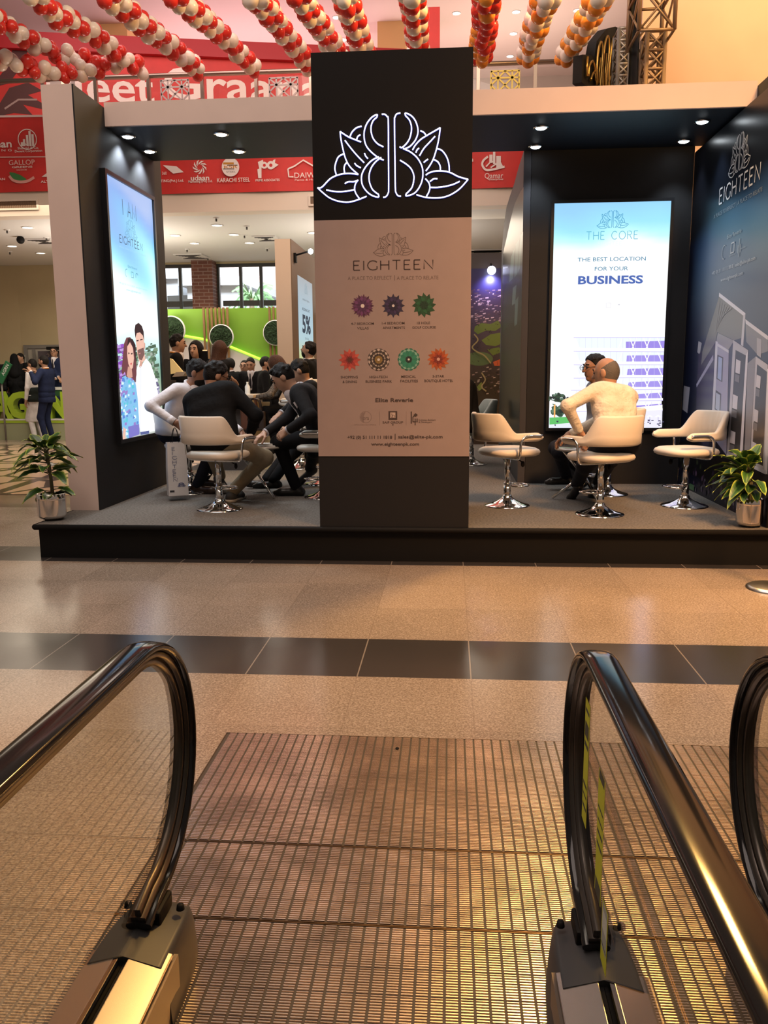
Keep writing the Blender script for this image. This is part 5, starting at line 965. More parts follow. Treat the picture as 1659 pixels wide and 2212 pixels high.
# balloon garlands
def balloon_mesh(name, m):
    mb = MB(); pr = [(0, .118), (.04, .112), (.078, .088), (.100, .045), (.104, 0), (.094, -.045), (.068, -.088), (.034, -.118), (.010, -.132), (.013, -.140), (0, -.142)]; mb.lathe(pr, n=16); o = mb.build(name, m, fix=True); return o
BR = mat('red_balloon', (.72, .035, .025), .22, spec=.6); BW = mat('ivory_balloon', (.88, .76, .66), .25, spec=.6); BO = mat('orange_balloon', (.85, .30, .04), .25, spec=.6)
proto = {k: balloon_mesh('balloon', m) for k, m in (('r', BR), ('w', BW), ('o', BO))}; first = {k: True for k in proto}
def garland(label, pts, cols, Ya, Yb, per=3, seed=0, r=1.0, step=.15):
    rg = random.Random(seed); p3 = [at_y(x, y, Ya+(Yb-Ya)*i/(len(pts)-1)) for i, (x, y) in enumerate(pts)]; path = spline(p3, 12); t = thing('balloon_garland', label, 'balloon garland', tuple(path[0]), group='red and white balloon garlands')
    MB().tube(path[::3]+[path[-1]], .005, 5).build('string', mat('garland_string', (.6, .55, .5), .6), t)
    acc = 0; kk = 0; last = path[0]
    for i, q in enumerate(path):
        acc += np.linalg.norm(q-last); d = unit(q-last) if i else unit(path[1]-path[0]); last = q
        if acc < (step*.75 if kk % 2 else step*1.3) and i: continue
        acc = 0; s1 = unit(np.cross(d, (.3, 1, .2))); s2 = np.cross(d, s1); c = cols[kk % len(cols)]; ph_ = kk*PI/2+.4+rg.uniform(-.3, .3)
        for j in range(per):
            a_ = ph_+2*PI*j/per; e = s1*math.cos(a_)+s2*math.sin(a_); cc_ = c if c != 'x' else rg.choice('ro')
            o = proto[cc_].copy() if not first[cc_] else proto[cc_]
            if not first[cc_]: COL.objects.link(o)
            first[cc_] = False; o.parent = t; sc = r*rg.uniform(.86, 1.08); o.scale = (sc, sc, sc); o.location = Vector(q+e*.072*r-path[0]+d*rg.uniform(-.02, .02)); o.rotation_euler = Vector(e).to_track_quat('Z', 'Y').to_euler()
        kk += 1
# strands sag from the hall roof towards the gallery railing
GS = [('lowest balloon garland crossing the far left', [(-40, 120), (40, 138), (110, 158), (190, 150), (270, 130)], 'rrww', 11.0, 12.6, 4), ('balloon garland entering at the left edge under the others', [(-30, 30), (20, 60), (60, 85), (110, 110), (190, 130)], 'wwrr', 10.4, 12.4, 4),
      ('balloon garland from the top left corner', [(70, -20), (110, 25), (155, 50), (210, 80), (255, 118), (305, 150)], 'wwrr', 9.6, 12.8, 4), ('balloon garland left of the first amber column', [(225, -15), (275, 25), (318, 62), (360, 92), (400, 125), (428, 152)], 'rrww', 9.4, 12.9, 4),
      ('balloon garland over the middle of the red stand', [(370, -15), (415, 20), (450, 50), (485, 82), (520, 118), (548, 146)], 'rrww', 9.3, 12.9, 4), ('balloon garland ending left of the sign pillar top', [(545, -15), (575, 18), (600, 52), (625, 85), (650, 118), (664, 140)], 'wwrr', 9.3, 12.8, 4),
      ('balloon garland dropping onto the sign pillar left corner', [(640, -20), (665, 20), (690, 55), (712, 90), (735, 130)], 'rrww', 9.2, 11.8, 4), ('balloon garland in front of the left upper downlights', [(742, -15), (758, 30), (772, 70), (786, 110), (800, 140)], 'wwrr', 9.2, 12.0, 4),
      ('balloon garland in front of the second amber column', [(890, -20), (894, 20), (898, 55), (901, 90), (905, 130)], 'wwrr', 9.0, 11.6, 4), ('all red and orange balloon garland right of the red pylon', [(1052, -20), (1050, 20), (1046, 60), (1042, 95), (1038, 128)], 'x', 9.0, 11.4, 5),
      ('balloon garland in front of the right downlight row', [(1185, -15), (1168, 25), (1155, 65), (1146, 95), (1140, 128)], 'wwwoo', 9.0, 12.0, 4), ('rightmost balloon garland reaching the gold sign', [(1300, -20), (1280, 20), (1258, 62), (1236, 95), (1220, 128)], 'wwoo', 9.0, 12.2, 4)]
for i, (l, pts, cols, Ya, Yb, per) in enumerate(GS): garland('red and white '+l if 'all red' not in l else l, pts, cols, Ya, Yb, 2, i, .83, .112)
# ------------------------------------------------------------------ people: one continuous surface each, clothing and hair as parts
class Skin:
    def __init__(s, h): s.h = h; s.p = []
    def cap(s, a, b, ra, rb=None, k=.02): s.p.append(('c', np.asarray(a, float), np.asarray(b, float), ra, rb if rb is not None else ra, k)); return s
    def ell(s, c, ax, r, k=.02): s.p.append(('e', np.asarray(c, float), np.asarray(ax, float), np.asarray(r, float), 0, k)); return s
    def cut(s, n, p): s.p.append(('x', unit(n), np.asarray(p, float))); return s
    def mesh(s):
        h = s.h; lo = np.full(3, 1e9); hi = -lo
        for q in s.p:
            if q[0] == 'c': m = max(q[3], q[4])+h*3; lo = np.minimum(lo, np.minimum(q[1], q[2])-m); hi = np.maximum(hi, np.maximum(q[1], q[2])+m)
            elif q[0] == 'e': m = q[3].max()+h*3; lo = np.minimum(lo, q[1]-m); hi = np.maximum(hi, q[1]+m)
        n = np.ceil((hi-lo)/h).astype(int)+1; F = np.full(n, 1.0, np.float32)
        for q in s.p:
            if q[0] == 'x':
                g = [lo[i]+h*np.arange(n[i]) for i in range(3)]
                d = ((g[0]-q[2][0])*q[1][0])[:, None, None]+((g[1]-q[2][1])*q[1][1])[None, :, None]+((g[2]-q[2][2])*q[1][2])[None, None, :]; F = np.maximum(F, d.astype(np.float32)); continue
            k = q[5]; m = (max(q[3], q[4]) if q[0] == 'c' else q[3].max())+k+2*h
            a = np.minimum(q[1], q[2]) if q[0] == 'c' else q[1]; b = np.maximum(q[1], q[2]) if q[0] == 'c' else q[1]
            i0 = np.maximum(0, np.floor((a-m-lo)/h).astype(int)); i1 = np.minimum(n, np.ceil((b+m-lo)/h).astype(int)+1)
            X, Y, Z = np.meshgrid(*[lo[i]+h*np.arange(i0[i], i1[i]) for i in range(3)], indexing='ij', sparse=True)
            if q[0] == 'c':
                A, B = q[1], q[2]; ba = B-A; L = max(ba@ba, 1e-9); t = np.clip(((X-A[0])*ba[0]+(Y-A[1])*ba[1]+(Z-A[2])*ba[2])/L, 0, 1)
                d = np.sqrt((X-A[0]-t*ba[0])**2+(Y-A[1]-t*ba[1])**2+(Z-A[2]-t*ba[2])**2)-(q[3]+(q[4]-q[3])*t)
            else:
                dx, dy, dz = X-q[1][0], Y-q[1][1], Z-q[1][2]; e = [(dx*v[0]+dy*v[1]+dz*v[2]) for v in q[2]]; r = q[3]
                k0 = np.sqrt((e[0]/r[0])**2+(e[1]/r[1])**2+(e[2]/r[2])**2); k1 = np.sqrt((e[0]/r[0]**2)**2+(e[1]/r[1]**2)**2+(e[2]/r[2]**2)**2)+1e-6; d = k0*(k0-1)/k1
            S = F[i0[0]:i1[0], i0[1]:i1[1], i0[2]:i1[2]]; hh = np.maximum(k-np.abs(S-d), 0)/k; S[...] = np.minimum(S, d)-hh*hh*k*.25
        return s.nets(F, lo)
    def nets(s, F, lo):
        h = s.h; n = np.array(F.shape); sg = F < 0; cd = n-1; strd = np.array([cd[1]*cd[2], cd[2], 1]); I = []; PT = []; Q = []
        for ax in range(3):
            sl0 = [slice(None)]*3; sl1 = [slice(None)]*3; sl0[ax] = slice(0, -1); sl1[ax] = slice(1, None)
            e = np.argwhere(sg[tuple(sl0)] != sg[tuple(sl1)])
            if not len(e): continue
            e2 = e.copy(); e2[:, ax] += 1; f0 = F[tuple(e.T)]; f1 = F[tuple(e2.T)]; P = e.astype(float); P[:, ax] += f0/(f0-f1)
            b, c = [(1, 2), (2, 0), (0, 1)][ax]; ok = (e[:, b] > 0) & (e[:, c] > 0) & (e[:, b] < n[b]-1) & (e[:, c] < n[c]-1); e, P, f0 = e[ok], P[ok], f0[ok]; cs = []
            for db, dc in ((-1, -1), (0, -1), (0, 0), (-1, 0)):
                q = e.copy(); q[:, b] += db; q[:, c] += dc; ci = q@strd; cs.append(ci); I.append(ci); PT.append(P)
            qd = np.stack(cs, 1); fl = f0 >= 0; qd[fl] = qd[fl][:, ::-1]; Q.append(qd)
        I = np.concatenate(I); PT = np.concatenate(PT); Q = np.concatenate(Q); u, inv = np.unique(I, return_inverse=True); cnt = np.bincount(inv)
        V = np.stack([np.bincount(inv, PT[:, i])/cnt for i in range(3)], 1)*h+lo; return V, np.searchsorted(u, Q)
    def build(s, name, m, parent):
        V, Q = s.mesh(); me = bpy.data.meshes.new(name); me.vertices.add(len(V)); me.vertices.foreach_set('co', V.astype(np.float32).ravel()); me.loops.add(Q.size); me.loops.foreach_set('vertex_index', Q.astype(np.int32).ravel())
        me.polygons.add(len(Q)); me.polygons.foreach_set('loop_start', np.arange(0, Q.size, 4, dtype=np.int32)); me.polygons.foreach_set('use_smooth', np.ones(len(Q), bool)); me.update(calc_edges=True); me.validate()
        me.materials.append(m); o = bpy.data.objects.new(name, me); COL.objects.link(o); o.parent = parent; return o
def ik(a, t, l1, l2, hint):
    d = t-a; L = np.linalg.norm(d); L2 = min(L, (l1+l2)*.995); d = unit(d); x = (l1*l1-l2*l2+L2*L2)/(2*L2); y = math.sqrt(max(0, l1*l1-x*x)); hn = np.asarray(hint, float); hn = unit(hn-d*(hn@d)); return a+d*x+hn*y, a+d*L2
def hand(S, w, d, n, side, curl, s=1.0):
    """palm, four fingers of unequal length and a thumb, starting at wrist w along d with palm facing n; side +1 right hand"""
    d = unit(d); n = unit(n-d*(n@d)); tb = -side*np.cross(n, d)
    S.cap(w-d*.03*s, w+d*.015*s, .025*s, .024*s, .015)
    for i, (o, L, r) in enumerate([(.027, .076, .0088), (.009, .084, .0092), (-.009, .078, .0088), (-.026, .060, .0078)]):
        k = w+d*(.088-.004*abs(i-1.2))*s+tb*o*s; S.cap(w+d*.012*s+tb*o*.6*s, k, .0145*s, .0115*s, .010); p = k; a = 0
        for f, c in ((.45, .55), (.31, .75), (.24, .6)):
            a += curl*c*(1+.12*i); q = p+(d*math.cos(a)+n*math.sin(a))*L*f*s; S.cap(p, q, r*s, r*.92*s, .004); p = q
    t0 = w+d*.022*s+tb*.022*s; t1 = t0+unit(d*.55+tb*.75+n*.35)*.044*s; t2 = t1+unit(d*.85+tb*.25*(1-curl)+n*(.2+.5*curl))*.034*s; t3 = t2+unit(d*.9+n*(.2+.6*curl)-tb*.1)*.024*s
    S.cap(t0, t1, .0145*s, .0115*s, .012).cap(t1, t2, .0110*s, .0098*s, .004).cap(t2, t3, .0098*s, .0085*s, .004)
def cloth(name, c, rough=.85, b=.35): return mat(name, c, rough, spec=.15, bump=b, bscale=16, noise=.12, nscale=8)
SKM = {'tan': mat('tan_skin', (.40, .215, .135), .5, noise=.06, nscale=30), 'brown': mat('brown_skin', (.30, .15, .09), .5, noise=.06, nscale=30), 'fair': mat('fair_skin', (.52, .30, .20), .5, noise=.05, nscale=30)}
HAIRM = mat('black_hair', (.0075, .0055, .005), .6, spec=.2, bump=.5, bscale=120); HAIRB = mat('brown_hair', (.060, .022, .011), .55, spec=.25, bump=.5, bscale=110); HAIRG = mat('grey_hair', (.10, .085, .075), .6, bump=.4, bscale=120)
C_ = {'black': cloth('black_suit_wool', (.007, .007, .008)), 'char': cloth('charcoal_suit_wool', (.017, .016, .017)), 'navy': cloth('navy_suit_wool', (.012, .018, .050)), 'white': cloth('white_shirt_cotton', (.66, .63, .66), .7, .6), 'cream': cloth('cream_shirt_cotton', (.74, .66, .56), .75, 1.0), 'khaki': cloth('khaki_cotton', (.30, .24, .16)), 'dkblue': cloth('dark_trouser_cloth', (.016, .017, .024)), 'wht2': cloth('white_kameez_cotton', (.78, .75, .76), .7, .5), 'grey': cloth('grey_shirt_cotton', (.26, .25, .27), .7), 'vest': cloth('black_waistcoat_cloth', (.014, .013, .015)), 'olive': cloth('dark_green_waistcoat', (.02, .026, .024))}
SHOE = mat('black_shoe_leather', (.012, .010, .009), .3); SHOEB = mat('brown_shoe_leather', (.035, .018, .010), .35); SNK = mat('grey_sneaker_fabric', (.05, .05, .052), .8); SOLE = mat('white_rubber_sole', (.62, .58, .52), .6); TIE = cloth('dark_tie_silk', (.015, .012, .016), .4)
PATT = mat('patterned_sleeve', (.10, .075, .055), .7, noise=.95, nscale=60)
def person(label, xy, z=0.0, face=0, H=1.75, seat=None, lean=8, side=0, twist=0, head=(0, 10, 0), rh=None, lh=None, re=(.6, -.5, -.6), le=(-.6, -.5, -.6), rf=None, lf=None, rp=(0, 0, -1), lp=(0, 0, -1), curl=.5, skin='tan', hair='short', hairm=None, beard=None, top='black', bottom='black', shoes=SHOE, jacket=True, shirt=None, tie=False, kameez=None, glasses=False, extra=None, h=.012, group=None, eyes=True, neckf=.02, lanyard=None, ts=None, rk=None, lk=None):
    fa = math.radians(face); cf, sf = math.cos(fa), math.sin(fa); s = H/1.75
    t = thing('person', label, 'person', (xy[0], xy[1], z), fa, group)
    loc = lambda p: np.array([(p[0]-xy[0])*cf+(p[1]-xy[1])*sf, -(p[0]-xy[0])*sf+(p[1]-xy[1])*cf, p[2]-z])
    ts = ts or (.92 if seat is not None else 1.0)
    hp = np.array([0, 0, (seat+.085) if seat is not None else .93*s]); ln, sd_ = math.radians(lean), math.radians(side)
    U = unit((math.sin(sd_), math.sin(ln), math.cos(ln)*math.cos(sd_))); tw = math.radians(twist); Rb = np.array([math.cos(tw), math.sin(tw), 0]); Rb = unit(Rb-U*(Rb@U)); Fb = np.cross(U, Rb)
    N = hp+U*.50*s*ts+Fb*neckf; Sh = hp+U*.445*s*ts; SR, SL = Sh+Rb*.178*s, Sh-Rb*.178*s
    yw, pt, tl = [math.radians(a) for a in head]; f = np.array([-math.sin(yw)*math.cos(pt), math.cos(yw)*math.cos(pt), -math.sin(pt)]); r_ = np.array([math.cos(yw), math.sin(yw), 0]); u = np.cross(r_, f); r_, u = r_*math.cos(tl)+u*math.sin(tl), u*math.cos(tl)-r_*math.sin(tl)
    hc = N+unit(U*.55+u*.6+f*.16)*.145*s; ax = (r_, f, u)
    RH = loc(rh) if rh is not None else SR+np.array([.06, .06, -.53*s]); LH = loc(lh) if lh is not None else SL+np.array([-.06, .06, -.53*s])
    RE, RW = ik(SR, RH, .285*s, .255*s, re); LE, LW = ik(SL, LH, .285*s, .255*s, le)
    hr, hl = hp+np.array([.085*s, 0, -.02]), hp+np.array([-.085*s, 0, -.02])
    RF = loc(rf) if rf is not None else (np.array([.11, .40, 0]) if seat is not None else np.array([.10, 0, 0])); LF = loc(lf) if lf is not None else (np.array([-.11, .40, 0]) if seat is not None else np.array([-.10, .03, 0]))
    up = np.array([0, 0, .085*s]); kh = (0, 1, .55) if seat is not None else (0, 1, 0); RK, RA = ik(hr, RF+up, .43*s, .42*s, rk or kh); LK, LA = ik(hl, LF+up, .43*s, .42*s, lk or kh)
    S = Skin(h)
    S.ell(hc+f*-.008*s, ax, (.074*s, .094*s, .103*s), .03).ell(hc+f*.022*s-u*.052*s, ax, (.056*s, .066*s, .072*s), .03).cap(hc+f*.082*s+u*.012*s, hc+f*.108*s-u*.028*s, .008*s, .0135*s, .012).cap(hc+f*.078*s-u*.064*s-r_*.016*s, hc+f*.078*s-u*.064*s+r_*.016*s, .0095*s, k=.01).cap(hc+f*.06*s-u*.105*s, hc+f*.066*s-u*.10*s, .018*s, k=.02).cap(hc+f*.076*s+u*.022*s-r_*.035*s, hc+f*.076*s+u*.022*s+r_*.035*s, .011*s, k=.015)
    for q in (-1, 1): S.ell(hc+r_*q*.076*s-f*.008*s-u*.012*s, (r_, f, u), (.011*s, .022*s, .033*s), .006)
    S.cap(N-U*.05*s, hc-u*.07*s-f*.012*s, .056*s, .050*s, .03)
    S.cap(SL*.85+SR*.15, SR*.85+SL*.15, .05*s, k=.05).cap(hp+U*.28*s-Rb*.06*s, hp+U*.28*s+Rb*.06*s, .062*s, k=.05).cap(hp-Rb*.05*s, hp+Rb*.05*s, .07*s, k=.05).cap(hp+U*.12*s, hp+U*.26*s, .065*s, k=.05)
    for a, e, w in ((SR, RE, RW), (SL, LE, LW)): S.cap(a, e, .044*s, .036*s, .03).cap(e, w, .036*s, .025*s, .02)
    for a, k_, an in ((hr, RK, RA), (hl, LK, LA)): S.cap(a, k_, .07*s, .05*s, .04).cap(k_, an, .046*s, .034*s, .03)
    npl = lambda p: np.array([p[0]*cf+p[1]*sf, -p[0]*sf+p[1]*cf, p[2]])
    hand(S, RW, RW-RE, npl(np.asarray(rp, float)), 1, curl, s); hand(S, LW, LW-LE, npl(np.asarray(lp, float)), -1, curl, s)
    S.build('body', SKM[skin], t)
    tm, bm_ = C_[top] if isinstance(top, str) else top, C_[bottom] if isinstance(bottom, str) else bottom; j = .010 if jacket else .0
    T = Skin(h); T.cap(SL*.86+SR*.14-U*.012*s, SR*.86+SL*.14-U*.012*s, (.060+j)*s, k=.05).cap(hp+U*.36*s-Rb*.095*s, hp+U*.36*s+Rb*.095*s, (.096+j)*s, k=.06).cap(hp+U*.24*s-Rb*.085*s, hp+U*.24*s+Rb*.085*s, (.102+j)*s, k=.06).cap(hp+U*.10*s-Rb*.08*s, hp+U*.10*s+Rb*.08*s, (.105+j)*s, k=.06).cap(N-U*.055*s-Fb*.01, N-U*.10*s, .060*s, .085*s, .05)
    if jacket: T.cap(hp-U*(.10 if seat is None else .01)*s-Rb*.075*s, hp-U*(.10 if seat is None else .01)*s+Rb*.075*s, .122*s, k=.06)
    for a, e, w in ((SR, RE, RW), (SL, LE, LW)): T.cap(a, e, (.056+j)*s, (.046+j*.6)*s, .04).cap(e, e*.12+w*.88, (.045+j*.6)*s, (.035+j*.5)*s, .025)
    if kameez: T.cap(hp, hp*.5+(RK+LK)*.25, .13*s, .15*s, .05).cap(hp*.5+(RK+LK)*.25, (RK+LK)*.5-np.array([0, 0, .04]), .15*s, .165*s, .04).cut((0, 0, -1), (0, 0, (RK[2]+LK[2])*.5-.10))
    if jacket and seat is None and not kameez: T.cut((0, 0, -1), (0, 0, hp[2]-.15*s))
    tn = 'jacket' if jacket else ('kameez' if kameez else 'shirt'); to = T.build(tn, tm, t)
    if kameez and kameez is not True:
        V = Skin(h); V.cap(SL*.7+SR*.3-U*.01, SR*.7+SL*.3-U*.01, .072*s, k=.05).cap(hp+U*.36*s-Rb*.095*s, hp+U*.36*s+Rb*.095*s, .110*s, k=.06).cap(hp+U*.10*s-Rb*.08*s, hp+U*.10*s+Rb*.08*s, .122*s, k=.06).cap(hp-U*.06*s-Rb*.08*s, hp-U*.06*s+Rb*.08*s, .128*s, k=.06); V.cut((0, 0, -1), hp-U*.12*s); V.build('waistcoat', kameez, t)
    Bm = Skin(h); Bm.cap(hr+np.array([0, 0, .03]), hl+np.array([0, 0, .03]), .108*s, k=.06)
    for a, k_, an in ((hr, RK, RA), (hl, LK, LA)): Bm.cap(a, k_, .088*s, .066*s, .05).cap(k_, an, .062*s, .050*s, .04)
    Bm.build('trousers', bm_, t)
    for F0, A in ((RF, RA), (LF, LA)):
        d = A-up-F0; g = Skin(max(.007, h*.8)); toe = np.array([0, 1.0, 0]); dz = A[2]-.085*s; b = A-np.array([0, 0, .04*s])
        if dz > .05: toe = unit((0, .75, -.62))
        g.cap(A, b-toe*.03*s, .046*s, .040*s, .03).cap(b-toe*.045*s-np.array([0, 0, .01]), b+toe*.14*s-np.array([0, 0, .012]), .038*s, .036*s, .02).cap(b+toe*.13*s-np.array([0, 0, .014]), b+toe*.185*s-np.array([0, 0, .020]), .036*s, .022*s, .02)
        if dz <= .05: g.cut((0, 0, -1), (0, 0, max(.002, A[2]-.083*s)))
        sh = g.build('shoe', shoes, t)
        if shoes is SNK: g = Skin(.008); g.cap(b-toe*.05*s-np.array([0, 0, .034]), b+toe*.185*s-np.array([0, 0, .034]), .042*s, .034*s, .02); g.cut((0, 0, 1), b-np.array([0, 0, .022])); g.cut((0, 0, -1), (0, 0, .001)); g.build('sole', SOLE, sh)
    # hair
    hm = hairm or HAIRM
    if hair:
        G = Skin(h*.8); G.ell(hc-f*.011*s+u*.007*s, ax, (.0790*s, .1005*s, .1075*s), .02) if hair != 'bald' else G.ell(hc-f*.011*s+u*.0*s, ax, (.0765*s, .0965*s, .1045*s), .02)
        if hair == 'bald': G.cut(unit(u*.9+f*.45), hc+u*.040*s-f*.02*s).cut(f, hc+f*.004*s).cut(-u, hc-u*.085*s)
        else:
            G.cut(unit(f*.84-u*.54), hc+f*.060*s+u*.070*s).cut(-u, hc-u*.088*s)
            rg = np.random.RandomState(int(abs(xy[0])*977) % 9999)
            for _ in range(46 if h < .010 else 0):
                v = rg.normal(size=3); v /= np.linalg.norm(v); v[2] = abs(v[2])*.9+.02; p = hc-f*.011*s+u*.007*s+(r_*v[0]*.077+f*v[1]*.098+u*v[2]*.106)*s
                if (p-hc-f*.060*s-u*.070*s)@unit(f*.84-u*.54) < -.012: G.p.insert(1, ('c', p, p+(f*.012-u*.006)*s, .014*s, .010*s, .012))
        o = G.build('hair', hm, t)
        if hair == 'quiff': g = Skin(h*.8); g.ell(hc+f*.030*s+u*.092*s, ax, (.058*s, .040*s, .022*s), .02); g.build('fringe', hm, o)
        if hair == 'long':
            g = Skin(h); g.ell(hc-f*.018*s+u*.012*s, ax, (.092*s, .098*s, .112*s), .03).cap(hc-f*.05*s, N-Fb*.09*s-U*.10*s, .085*s, .075*s, .05).cap(N-Fb*.09*s-U*.10*s, N-Fb*.12*s-U*.26*s, .085*s, .055*s, .05).cap(hc+r_*.066*s-f*.01*s, N+Rb*.085*s-U*.12*s-Fb*.03*s, .036*s, .034*s, .04).cap(hc-r_*.066*s-f*.01*s, N-Rb*.085*s-U*.12*s-Fb*.03*s, .036*s, .034*s, .04); g.cut(f, hc+f*.048*s); g.build('long_hair', hm, o)
        if hair == 'scarf':
            g = Skin(h); g.ell(hc-f*.012*s, ax, (.098*s, .112*s, .122*s), .03).cap(hc-u*.06*s-f*.03*s, N-U*.06*s, .095*s, .12*s, .05).cap(N-U*.06*s, hp+U*.25*s-Fb*.02, .13*s, .15*s, .06); g.cut(f, hc+f*.075*s); g.build('headscarf', tm, t)
    if beard:
        g = Skin(h*.7); g.ell(hc+f*.024*s-u*.060*s, ax, (.062*s, .073*s, .076*s), .02); g.cut(unit(u*.85-f*.35), hc+f*.05*s-u*.052*s)
        if beard == 'long': g.p.insert(1, ('c', hc+f*.07*s-u*.10*s, hc+f*.085*s-u*.15*s, .040*s, .022*s, .03))
        g.cap(hc+f*.092*s-u*.046*s-r_*.022*s, hc+f*.092*s-u*.046*s+r_*.022*s, .0085*s, k=.006); g.build('beard', hm if hm is not HAIRB else HAIRM, t)
    if eyes:
        for q in (-1, 1):
            m = MB(); br = MB(); c = hc+f*.080*s+u*.004*s+r_*q*.031*s; m.ball(tuple(c), .0095*s, 8, 6); br.tube([hc+f*.083*s+u*.026*s+r_*q*.014*s, hc+f*.088*s+u*.032*s+r_*q*.032*s, hc+f*.074*s+u*.026*s+r_*q*.050*s], .0055*s, 6)
            m.build('eye', mat('dark_eye', (.02, .014, .012), .15), t, world=False); br.build('eyebrow', hm if hm is not HAIRG else HAIRM, t, world=False)
    if glasses:
        m = MB()
        for q in (-1, 1): c = hc+f*.108*s+u*.002*s+r_*q*.033*s; m.tube([c+(r_*math.cos(a_)*.026+u*math.sin(a_)*.020)*s for a_ in [2*PI*i/14 for i in range(14)]], .0022, 5, closed=True); m.tube([c+r_*q*.026*s, hc+r_*q*.082*s-f*.01*s+u*.004*s], .0022, 5)
        m.tube([hc+f*.110*s-r_*.008*s, hc+f*.110*s+r_*.008*s], .0022, 5); m.build('glasses', BLACK, t, world=False)
    if shirt:
        c = C_[shirt]; g = Skin(max(.007, h*.8)); g.cap(N+Fb*.045*s-U*.02*s, hp+U*.20*s+Fb*(.085+j)*s,   .060*s, .028*s, .03); so = g.build('shirt_front', c, t)
        m = MB(); k_ = N-U*.008*s; m.tube([k_+(Rb*math.cos(a_)*.064+Fb*math.sin(a_)*.062)*s+U*(.012*s-.02*s*math.sin(a_)) for a_ in [2*PI*i/22 for i in range(22)]], .013*s, 7, closed=True); m.build('collar', c, t, world=False)
        if tie: m = MB(); m.tube(spline([N+Fb*.098*s-U*.03*s, hp+U*.36*s+Fb*(.118+j)*s, hp+U*.22*s+Fb*(.119+j)*s], 4), [.012*s]*4+[.022*s]*5, 8); m.build('tie', TIE, t, world=False)
        for a, w in ((RE, RW), (LE, LW)): d = unit(w-a); MB().tube([w-d*.06*s, w+d*.002*s], .0365*s, 14).build('cuff', c, t, world=False)
    if lanyard: m = MB(); m.tube([N+(Rb*math.cos(a_)*.070+Fb*math.sin(a_)*.066)*s+U*(.004-.012*math.sin(a_)) for a_ in [2*PI*i/22 for i in range(22)]], .012*s, 7, closed=True); m.build('lanyard', lanyard, t, world=False)
    return t
SEATED = .507
def w3(px, py, Y): return at_y(px, py, Y)
def onP(px, py, dz=0.0): return at_z(px, py, PZ)+np.array([0, 0, dz])
def chair_xy(o): return (o.location.x, o.location.y)
# --- men around the low table in the left bay
x, y = chair_xy(chL)
person('bearded man in a white shirt leaning in from the left, holding a paper bag', (x-.13, y-.02), PZ, -100, 1.82, SEATED, lean=23, side=0, twist=-8, head=(8, 22, -6), rh=w3(377, 912, 7.36), lh=(x+.50, y+.12, .83), re=(.55, -1.0, .1), rf=onP(428, 1066), lf=onP(440, 1052), skin='brown', beard=True, top='white', bottom='dkblue', jacket=False, shoes=SHOEB, curl=1.0, rp=(.3, 1, 0), h=.0065, shirt='white')
x, y = chair_xy(ch1)
person('man in a black jacket and khaki trousers seen from behind on a cream chair', (x-.03, y+.02), PZ, -12, 1.90, SEATED, ts=.84, lean=24, side=-15, twist=-4, head=(-44, 24, 0), rh=w3(541, 936, 7.14), lh=(x-.02, y+.36, .80), re=(.9, -.3, -.3), le=(-.6, -.4, -.5), rf=onP(503, 1083), lf=onP(482, 1062), rk=(1.5, 1, .5), lk=(-.3, 1, .5), skin='tan', top='black', bottom='khaki', shoes=SNK, h=.0065, glasses=True, curl=.25)
x, y = chair_xy(chR)
person('man in a charcoal suit with a white pocket square bending over the low table', (x+.02, y), PZ, 90, 1.86, SEATED, lean=30, head=(4, 40, 0), rh=w3(573, 935, 7.46), lh=w3(622, 930, 7.24), re=(.5, -.3, -.6), le=(-.5, -.5, -.4), lf=onP(640, 1071), rf=onP(668, 1046, .06), skin='fair', hair='quiff', top='char', bottom='black', shirt='white', h=.0065, curl=.55, lp=(.4, .9, -.3), neckf=.05)
p = w3(641, 870, 7.285); tag(MB().prism([(p[0]-.03, p[1]-.012, p[2]), (p[0]+.012, p[1]-.008, p[2]+.035), (p[0]+.026, p[1]-.004, p[2]+.01), (p[0]+.004, p[1]-.010, p[2]-.05)], (0, .012, 0)).build('pocket_square', C_['white'], fix=True), 'white pocket square in the breast pocket of the charcoal suit', 'pocket square')
x, y = chair_xy(chC)
person('dark-haired man in black behind the charcoal suit, his head bowed', (x, y), PZ, 100, 1.76, SEATED, lean=14, head=(-10, 30, 0), rh=w3(566, 932, 7.75), lh=w3(560, 936, 7.62), lf=onP(584, 1064), rf=onP(574, 1055), skin='tan', top='black', bottom='black', h=.009, shirt='white', curl=.3)
# --- high counter with a woman in patterned sleeves
cx0, cx1 = at_y(490, 858, 9.55)[0], at_y(549, 858, 9.55)[0]; ct = at_y(520, 853, 9.55)[2]
t = thing('high_counter', 'pale wooden high counter behind the seated men', 'counter', ((cx0+cx1)/2, 9.6, PZ)); WD = mat('pale_wood', (.55, .46, .36), .5, noise=.08, nscale=6)
MB().box(cx0-.25, cx1, 9.5, 10.1, ct-.035, ct).build('worktop', WD, t, bevel=.004); MB().box(cx0+.3*0, cx1-.02, 9.54, 10.06, ct-.15, ct-.036).build('apron', WD, t); MB().box(cx0-.2, cx1-.08, 9.62, 10.0, PZ, ct-.15).build('pedestal', mat('dark_counter_core', (.05, .04, .035), .6), t)
q0, q1 = at_y(548, 905, 9.75), at_y(583, 868, 9.75); tag(MB().box(q0[0], q1[0], 9.72, 9.76, PZ, q1[2]).build('display_plinth', mat('yellow_board', (.62, .46, .24), .5)), 'yellowish panel standing beside the high counter', 'panel')  # panel has one even yellowish base colour
